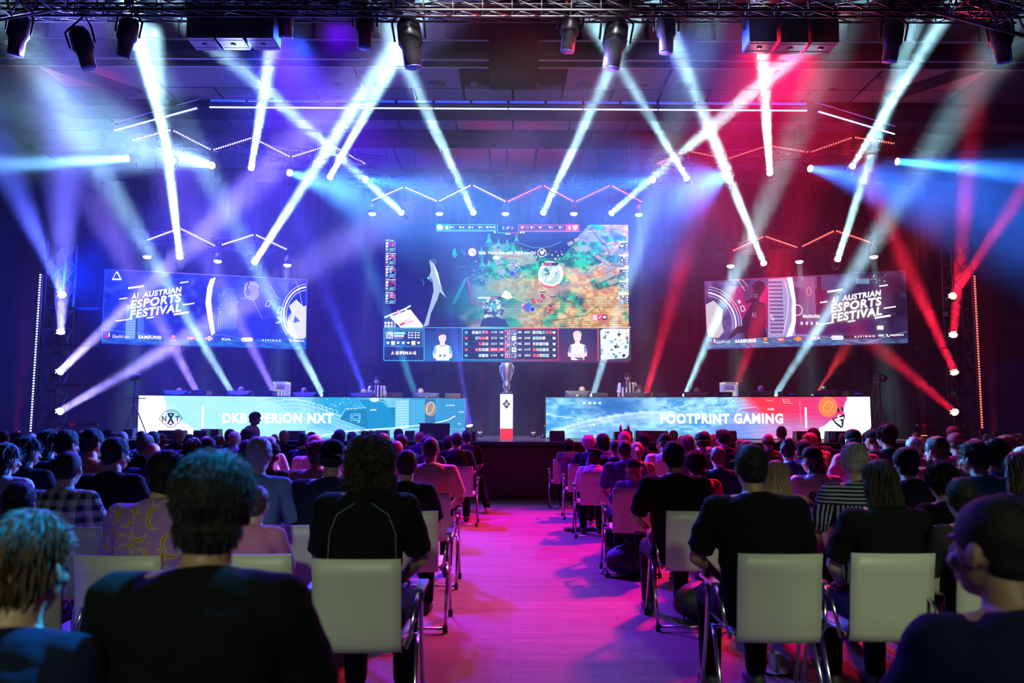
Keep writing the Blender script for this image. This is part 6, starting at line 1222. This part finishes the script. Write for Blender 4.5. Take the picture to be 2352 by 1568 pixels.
# second row
aud(850, 1002, 4.0, 'lap', 'curly', 'dark', 'black', 'tan', 'person with shoulder-length curly hair and black sports shirt beside the aisle', decal=d_lines([[(-.04,1.09),(-.12,1.04),(-.155,.95),(-.16,.80)],[(.04,1.09),(.12,1.04),(.155,.95),(.16,.80)]], .0022, mat('piping_grey', (.16,.22,.22), .8)))
aud(368, 1038, 4.12, 'slump', 'full', 'black', BANANA, 'fair', 'person in purple shirt printed with yellow bananas', rz=.15)
aud(585, 1130, 4.4, 'slim', 'short', 'brown', 'pink', 'fair', 'person in pink top mostly hidden behind the biggest dark-haired figure')
aud(1732, 1022, 4.18, 'broad', 'short', 'black', 'black', 'tan', 'broad person in black t-shirt, first seat right of the aisle in the second row')
aud(2022, 1057, 4.24, 'lap', 'straight', 'dark', 'black', 'fair', 'person with straight chin-length hair shining teal and black t-shirt')
aud(2215, 1098, 4.1, 'slim', 'short', 'black', 'charcoal', 'tan', 'dark-sleeved person half hidden behind the bottom right figure')
aud(22, 1112, 3.9, 'slump', 'short', 'black', 'navy', 'tan', 'person with short black hair above the cyan-lit head at left')
# third row
aud(1550, 1014, 6.02, 'broad', 'short', 'black', 'black', 'tan', 'person in black t-shirt with bare knee, first right of the aisle, third row', trs=SHORTS)
aud(1785, 1058, 5.6, 'slim', 'long', 'blond', 'beige', 'fair', 'person with long dark-blond hair behind the broad black t-shirt')
aud(1963, 1017, 5.2, 'lap', 'short', 'grey', STRIPE, 'fair', 'grey-haired person in striped shirt with glasses, hair lit blue', ('glasses',))
aud(2166, 1068, 5.2, 'slim', 'afro', 'black', 'black', 'tan', 'person with big round black hair in front of the white chair at right')
aud(155, 1036, 5.12, 'lap', 'buzz', 'dark', PLAID, 'fair', 'person in plaid shirt with cropped hair on the left')
aud(264, 1005, 5.8, 'right', 'short', 'black', 'black', 'fair', 'person in black t-shirt and glasses turned right, behind the plaid shirt', ('glasses',))
aud(594, 1004, 5.4, 'lap', 'short', 'grey', 'lightblue', 'fair', 'grey-haired person with glasses and pale blue shirt', ('glasses',))
aud(760, 1013, 5.4, 'broad', 'nape', 'black', 'navy', 'tan', 'person in dark cap and navy t-shirt left of the curly hair', (('capback', cloth('capnavy', '#0a0c18')),))
aud(934, 1034, 6.02, 'lap', 'short', 'dark', 'black', 'fair', 'person in black shirt with small pale emblem, right of the curly hair', decal=d_text('V', -.012, .012, .955, .985, mat('emblem', (.3,.3,.32), .8)))
# fourth row
aud(988, 1004, 7.52, 'broad', 'buzz', 'dark', 'cream', 'tan', 'person in cream t-shirt with cropped dark hair at the left aisle edge')
aud(727, 1012, 7.2, 'left', 'full', 'brown', 'beige', 'fair', 'person with wavy brown hair and beige top beside the dark cap')
aud(1456, 1054, 8.0, 'camera', 'tail', 'blond', 'purple', 'fair', 'child with dark cap and blond hair holding arms up, right aisle edge', (('cap', cloth('capgrey', '#1c2028')),), smin=.72)
aud(1602, 1042, 7.4, 'slump', 'afro', 'black', 'red', 'tan', 'person with rounded black hair and red t-shirt')
aud(1866, 1028, 7.12, 'left', 'tail', 'brown', 'white', 'fair', 'person in black cap with white t-shirt printed with dark letters', (('cap', cloth('capblack', '#08080c')),), decal=d_text('STR', -.12, .15, .84, .99, mat('print_dark', (.03,.03,.05), .8), .05))
aud(2082, 1028, 6.2, 'lap', 'full', 'dark', 'charcoal', 'fair', 'person with rounded dark hair right of the striped shirt')
aud(2153, 1003, 6.9, 'left', 'short', 'brown', 'cream', 'fair', 'bearded person in cream shirt turned left at right side', ('beard', 'eyes'))
aud(2240, 1012, 5.9, 'left', 'quiff', 'black', 'teal', 'tan', 'person in teal printed shirt with high black hair at right')
aud(2296, 1016, 6.6, 'slump', 'afro', 'dark', 'blue', 'tan', 'person in blue t-shirt with gold arc print near the right edge')
aud(2344, 1038, 5.0, 'slim', 'long', 'purple' if False else 'brown', 'purple', 'fair', 'person with very long wavy hair at the right edge')
aud(12, 1018, 5.9, 'right', 'long', 'brown', 'white', 'fair', 'person with long hair and white hooded top at the left edge')
aud(62, 1003, 6.4, 'right', 'long', 'black', 'black', 'fair', 'person with long straight black hair and black top at far left', ('eyes',))
aud(112, 988, 7.4, 'right', 'long', 'black', 'charcoal', 'fair', 'person with long black hair under the left LED strip')
aud(153, 988, 7.0, 'right', 'short', 'black', 'navy', 'fair', 'person with short black hair and glasses right of the left LED strip', ('glasses', 'eyes'))
aud(211, 985, 6.9, 'right', 'short', 'dark', 'peach', 'fair', 'person in peach t-shirt lit warm, behind the plaid shirt')
aud(1650, 1026, 8.3, 'lap', 'short', 'brown', 'navy', 'fair', 'person with short brown hair and navy top left of the broad black t-shirt')
# farther people with something of their own
F_ = [(1048, 994, 11.85, 'left', 'short', 'black', 'black', 'fair', 'person in black t-shirt turned left at the aisle, white shoe stretched into it', ('eyes',)),
 (1072, 988, 13.6, 'lap', 'short', 'black', 'black', 'tan', 'person in black t-shirt at the aisle end of the row nearest the stage, left block', ()),
 (1307, 1008, 14.2, 'lap', 'straight', 'black', 'grey', 'fair', 'person with black bob and grey shirt at the aisle, nearest the stage', ()),
 (1352, 1003, 12.6, 'lap', 'afro', 'pink', 'navy', 'fair', 'person in pink wig with horns and yellow strap across the back', (('horns', PLAST),)),
 (1384, 1000, 13.6, 'lap', 'afro', 'pink', 'pink', 'fair', 'person in smaller pink wig just right of the larger pink wig', ()),
 (1366, 1033, 10.62, 'slump', 'bob', 'dark', 'white', 'fair', 'person in black beret and white t-shirt on the aisle chair', (('beret', cloth('beret', '#08080c')),)),
 (1413, 1010, 10.8, 'left', 'buzz', 'dark', 'black', 'fair', 'person with shaved sides and braids left of the fox-eared hood', ()),
 (1435, 992, 12.6, 'slim', None, None, 'cream', 'fair', 'person in cream fox-eared hood with long hanging cloth', (('hood', cloth('hood', '#b89878')),)),
 (1463, 1016, 9.6, 'slim', 'pony', 'blond', 'beige', 'fair', 'person with blond ponytail and bare shoulder behind the child in cap', ()),
 (1530, 997, 10.4, 'broad', 'nape', 'black', 'white', 'fair', 'person in dark cap and white t-shirt half hidden by black hair', (('capback', cloth('capnavy', '#0a0c18')),)),
 (1480, 998, 12.0, 'lap', 'nape', 'black', 'black', 'tan', 'person in large dark cap beside the fox-eared hood', (('cap', cloth('capblack', '#08080c')),)),
 (1797, 978, 13.6, 'broad', 'buzz', 'dark', 'black', 'fair', 'tall person with cropped hair and glasses above the row, black t-shirt', ('glasses',)),
 (1868, 983, 12.2, 'left', 'short', 'dark', 'grey', 'fair', 'person with dark hair turned left in grey top beside the red case', ('eyes',)),
 (1660, 985, 11.4, 'left', 'quiff', 'black', 'navy', 'fair', 'person with tall black hair bow in front of the pink desk screen', ()),
 (2035, 978, 9.8, 'left', 'afro', 'black', 'charcoal', 'fair', 'person with spiky crown of hair and glasses at right', ('glasses',)),
 (1960, 988, 9.2, 'lap', 'nape', 'black', 'pink', 'fair', 'person in black cap with pale mark, right side', (('capback', cloth('capblack', '#08080c')),)),
 (2006, 987, 10.0, 'left', 'nape', 'dark', 'peach', 'fair', 'person in dark cap turned left beside the spiky hair', (('cap', cloth('capgrey', '#1c2028')),)),
 (2197, 996, 9.4, 'lap', 'nape', 'brown', 'grey', 'fair', 'person in pink-lit cap turned left on the right side', (('cap', cloth('cappink', '#a04858')),)),  # pink light on the cap is put into its cloth colour
 (2190, 980, 12.6, 'lap', 'nape', 'black', 'black', 'fair', 'person in pale trucker cap under the lowest red tower light', (('cap', cloth('capcream', '#c0a08c')),)),
 (2318, 1001, 8.6, 'slump', 'full', 'red', 'maroon', 'fair', 'person with bright red hair near the right edge', ()),
 (2100, 1004, 8.9, 'lap', 'short', 'grey', 'pink', 'fair', 'grey-haired person behind the rounded dark hair', ()),
 (1440, 985, 14.2, 'lap', 'short', 'dark', 'red', 'fair', 'person with dark hair in red top at the stage', ()),
 (722, 1000, 9.6, 'lap', 'nape', 'brown', 'cream', 'fair', 'person in cream cap with dark small print left of the dark cap', (('capback', cloth('capcream', '#c0a08c')),)),
 (910, 1013, 9.4, 'lap', 'short', 'red', 'pink', 'fair', 'person with reddish hair glowing above the emblem shirt', ()),
 (440, 1008, 7.8, 'lap', 'messy', 'black', 'charcoal', 'fair', 'person with spiky black hair in front of the thin white bar', ()),
 (350, 1017, 7.9, 'lap', 'fringe', 'grey', 'purple', 'fair', 'balding person with shining crown left of the spiky black hair', ()),
 (280, 990, 11.0, 'lap', 'fringe', 'grey', 'blue', 'fair', 'balding person in front of the white desk end', ()),
 (70, 994, 9.6, 'lap', 'fringe', 'dark', 'purple', 'fair', 'balding person with pink shining crown beside the left LED strip', ())]
F_.append((2290, 990, 12.2, 'camera', 'short', 'black', 'black', 'fair', 'person holding both hands up near the last red uplight on the right', ()))
for f_ in F_:
    kw = {}
    if f_[0] == 1072: f_ = f_[:3]+('aisle',)+f_[4:8]+('person at the aisle nearest the stage, left block, white shoe stretched out',)+f_[9:]; kw = dict(shoem=SHOEW)
    if f_[0] == 1048: f_ = f_[:8]+('person in black t-shirt turned left on the pale aisle chair, left block',)+f_[9:]
    if f_[0] == 1352: kw = dict(decal=d_strap([(.12,1.02),(.02,.86),(-.12,.82)], .022, mat('yellow_strap', (.6,.36,.04), .7)))
    aud(*f_, **kw)
# the rest of the rows
R2 = random.Random(11); cnt = {}
ROWS = [(5.75,3),(7.45,4),(8.9,5),(10.2,6),(11.5,7),(12.8,8),(14.0,9),(14.95,10)]
hk = ['short']*7+['messy','quiff','full','buzz','buzz','long','long','straight','bob','pony','bun','cap','cap','capback','afro','fringe','curly']; hcs = ['black']*5+['dark']*5+['brown']*3+['blond','blond','grey','red']
scs = ['black']*7+['navy']*3+['charcoal']*3+['grey','white','white','cream','blue','lightblue','red','pink','green','purple','teal','beige','maroon']
PL = ['lap','lap','left','right','lean','slump','chin','broad','slim','slim']
HW = {'short':'short %s hair','messy':'messy %s hair','quiff':'swept-up %s hair','full':'thick %s hair','buzz':'cropped %s hair','long':'long %s hair','straight':'straight %s hair','bob':'%s bob','pony':'%s ponytail','bun':'%s hair bun','afro':'round %s hair','fringe':'bald crown','curly':'curly %s hair','cap':'peaked cap','capback':'backward cap'}
for ry, rn in ROWS:
    for side in (-1, 1):
        x = -.98 if side < 0 else 1.22; k = 0; lim = min(.63*ry+.35, 10.6)
        while abs(x) < lim:
            k += 1; jx = x+R2.uniform(-.06, .06); jy = ry+R2.uniform(-.12, .12)
            kind = R2.choice(hk); hc = R2.choice(hcs); sc = R2.choice(scs); ps = R2.choice(PL); sk = R2.choice(('fair','fair','tan','tan','dark')); top = R2.uniform(1.22, 1.345)
            ok = all(abs(jx-a) > .40 or abs(jy-b) > .62 for a, b in placed) and not (ry < 6 and abs(x) < 3.0) and not (ry < 8 and abs(x) < 2.0) and not (ry > 14.5 and R2.random() < .45)
            if ok and R2.random() < .96:
                ex = (); hr = kind
                if kind in ('cap','capback'): ex = ((kind, cloth('cap'+R2.choice(('black','grey','navy')), {'black':'#08080c','grey':'#1c2028','navy':'#0a0c18'}[R2.choice(('black','grey','navy'))])),); hr = 'nape'
                if R2.random() < .2: ex = ex+('glasses',)
                if ps in ('left','right'): ex = ex+('eyes',)
                hw = HW[kind] % hc if '%s' in HW[kind] else HW[kind]; H = POSE[ps]['H']; s = top/(H.z+.12)
                lab = '%s, %s top, row %s from camera, %s seat %s of aisle' % (hw, sc, ORD[rn], ORD[min(k, 17)-1], 'left' if side < 0 else 'right')
                lab = 'person with '+lab
                person(jx, jy-H.y*.5, 0, s, ps, hr, hc, cloth(sc, SH_C[sc]), JEANS if k % 2 else BLKT, sk, lab, GL if side < 0 else GR_, R2.uniform(-.08, .08), ex, shoes=ry < 9)
                placed.append((jx, jy))
                if k > 1: chair(jx, jy, 0, 'white-backed conference chair, row %s from camera, %s %s of aisle' % (ORD[rn], ORD[min(k, 17)-1], 'left' if side < 0 else 'right'), 'chairs in the rows', simple=True) if ry < 9.5 else None
            x += side*R2.uniform(.54, .60)
# chairs the photo shows
def ch(pxl, pxr, top, Y=None, lab='', rz=0):
    c = atz((pxl+pxr)/2, top, .845) if Y is None else at((pxl+pxr)/2, top, Y); chair(c.x, c.y+.37, rz, lab, 'conference chairs with white backs')
for a in ((172,365,1275,'white chair back below the banana shirt'),(720,916,1283,'bright white chair back below the curly hair'),(1698,1888,1271,'white chair back below the broad black t-shirt, right of the aisle'),(1955,2150,1270,'white chair back below the teal-shining straight hair'),
          (500,640,1272,'pale chair back peeking out beside the big dark neck'),(1502,1690,1173,'white chair back right of the aisle below the bare-kneed person'),(872,1008,1173,'grey-lit chair at the left aisle edge below the emblem shirt'),(688,800,1173,'purple-lit chair behind the curly hair'),
          (1403,1510,1121,'purple chair back right of the aisle below the child in cap'),(930,1035,1131,'purple chair below the cream t-shirt, left aisle edge'),(1334,1404,1083,'purple chair back below the beret, right aisle edge'),(1305,1365,1065,'beige-lit chair back below the pink wig'),(1278,1316,1054,'lilac chair back nearest the stage, right aisle edge'),
          (1030,1078,1071,'pale chair at the left aisle edge below the black t-shirt turned left'),(595,700,1205,'dark purple chair back beside the pink top'),(95,210,1210,'pale chair back below the plaid shirt'),(2126,2260,1206,'white chair back below the big round black hair'),(1825,1915,1140,'purple chair back below the lettered white t-shirt'),(-60,124,1282,'dim chair back behind the cyan-lit head'),(2205,2400,1283,'chair back peeking past the bottom right figure')):
    ch(a[0], a[1], a[2], lab=a[3])
# ---------------------------------------------------------------- people on the stage
def stagep(px, top, Y, pose, hair, hc, shirt, skin, lab, ex, rz=PI, Z=SH, seat=False):
    p = at(px, top, Y); hz = POSE[pose]['H'].z+.115; s = (p.z-Z)/hz; s = max(.85, min(1.15, s)); o = person(p.x, Y, p.z-hz*s if seat else Z, s, pose, hair, hc, shirt, BLKT, skin, lab, 'people on the stage', rz, ex, shoes=False); return o
HS = ('headset', PLAST)
stagep(866, 865, 20.9, 'stand', 'short', 'dark', REF, 'fair', 'person in black and white striped referee shirt behind the pale blue desk', ('eyes','beard'))
stagep(1441, 856, 20.9, 'stand_down', 'buzz', 'dark', REF, 'fair', 'taller person in striped referee shirt behind the pink desk, looking down', ('eyes','beard'))
DJ = cloth('jersey', '#c8ccd8')
for px, top, hc, l, side in ((411,891,'blond','first player from the left behind the pale blue desk',0),(553,888,'blond','player behind the second monitor of the pale blue desk',0),(698,890,'blond','player beside the left fridge',0),(835,897,'white','player hidden behind the fourth monitor of the pale blue desk',0),(966,892,'blond','player at the trophy end of the pale blue desk',0),
  (1337,888,'blond','player at the trophy end of the pink desk',1),(1467,884,'brown','player with headset whose eyes show over the monitor beside the right referee',1),(1601,890,'blond','player behind the third monitor of the pink desk',1),(1748,885,'white','player with pale cap and headset behind the pink desk',1),(1893,887,'dark','last player behind the pink desk near the white end',1)):
    o = stagep(px, top, 20.25, 'lap', 'short', hc, DJ, 'fair', l+', wearing a headset', (HS, 'eyes'), seat=False)
    c = MB(); c.box((0,-.30,.85), (.5,.1,.8)).box((0,-.05,.42), (.5,.5,.12)).cyl((0,-.05,.05),(0,-.05,.4), .04).cyl((0,-.05,0),(0,-.05,.05), .28)
    r_ = empty('gaming_chair', (o.location.x, o.location.y, SH), PI, 'black gaming chair of the '+l.split(',')[0][:60], 'chair', 'gaming chairs on the stage')
    k_ = o.scale.x; MB().box((0,-.33*k_,.80), (.46,.09,.62)).build('backrest', PLAST, r_, bevel=.03); MB().box((0,-.05,.40), (.48,.48,.09)).build('seat', PLAST, r_, bevel=.03); MB().cyl((0,-.05,.04),(0,-.05,.36), .03).cyl((0,-.05,0),(0,-.05,.05), .26, .2).build('base', PLAST, r_)
# person standing between audience and stage, in profile
p = at(583, 946, 15.1); person(p.x, 15.1, 0, p.z/1.77, 'stand', 'messy', 'black', cloth('whitedim', '#8890b0'), BLKT, 'tan', 'standing person in profile with dark curly hair, silhouetted on the pale blue desk front', GL, -PI/2)
# raised arms of a person at the right edge of the crowd: camera operator on the stage wing
# ---------------------------------------------------------------- small things on the floor
b_ = atz(1333, 1219, .0); root = empty('keyboard', (b_.x, b_.y, 0), .12, 'black keyboard lying on the floor at the right aisle edge', 'keyboard'); MB().box((0,0,.014), (.44,.15,.028)).build('case', PLAST, root, bevel=.005)
mb = MB()
for r in range(5):
    for c in range(15): mb.box((-.20+c*.0285, -.055+r*.0275, .034), (.022,.021,.014))
mb.build('keys', mat('keycaps', (.06,.06,.075), .35), root)
def bag(px, py, lab, s=1.0, rz=0):
    b = atz(px, py, 0); root = empty('backpack', (b.x, b.y, 0), rz, lab, 'bag'); m = mat('bag_fabric', (.02,.025,.05), .6, bump=.5, bscale=30)
    mb = MB(); mb.ell((0,0,.15*s), (.27*s,.17*s,.15*s), None, 24, 14); me = mb.build('body', m, root)
    mb = MB(); mb.ell((.03*s,-.12*s,.12*s), (.17*s,.08*s,.095*s), None, 18, 10); mb.build('front_pocket', m, root)
    MB().tube([(-.15*s,-.05,.26*s),(-.05*s,-.12*s,.33*s),(.12*s,-.08*s,.28*s)], .012, 8).tube([(-.22*s,.02,.12*s),(-.30*s,-.05,.03),(-.20*s,-.15*s,.012),(0,-.2*s,.012)], .010, 8).build('strap', BLACK, root)
bag(1452, 1322, 'dark backpack lying on the floor between the right aisle chairs')
bag(1605, 1420, 'black rucksack under the white chair right of the aisle', .9, .8)
b_ = atz(1779, 1543, 0); root = empty('saucer', (b_.x, b_.y, 0), 0, 'pale plate on the floor under the right white chairs', 'plate'); MB().lathe((0,0,0), [(.0,.004),(.055,.003),(.09,.012),(.093,.016),(.055,.009),(.0,.008)], 28).build('dish', mat('dish', (.6,.6,.62), .3), root)
cup = MB().lathe((b_.x, b_.y, .009), [(.0,.0),(.027,.0),(.037,.10),(.040,.103),(.035,.10),(.025,.004),(.0,.004)], 24).build('paper_cup', mat('paper_cup', (.6,.58,.55), .6, noise=.5, nscale=40)); tag(cup, 'patterned paper cup standing on the pale plate', 'cup')
# wires of the cable ramp under the seats: small warm floor lamps
for i, (x, y) in enumerate(((1370,1208),(1432,1242))):
    b = atz(x, y, 0); root = empty('floor_lamp', (b.x, b.y, 0), 0, 'tiny warm light under the chairs right of the aisle, '+('nearer the stage','nearer the camera')[i], 'lamp'); MB().cyl((0,0,.10),(0,0,.13), .02).cyl((0,0,0),(0,0,.1), .008).build('body', PLAST, root); spot('warm_floor', (b.x, b.y-.02, .098), (b.x+.02, b.y-.12, 0), (1,.35,.05), 1.2, 70, .5, .01)
# scuffs on the parquet
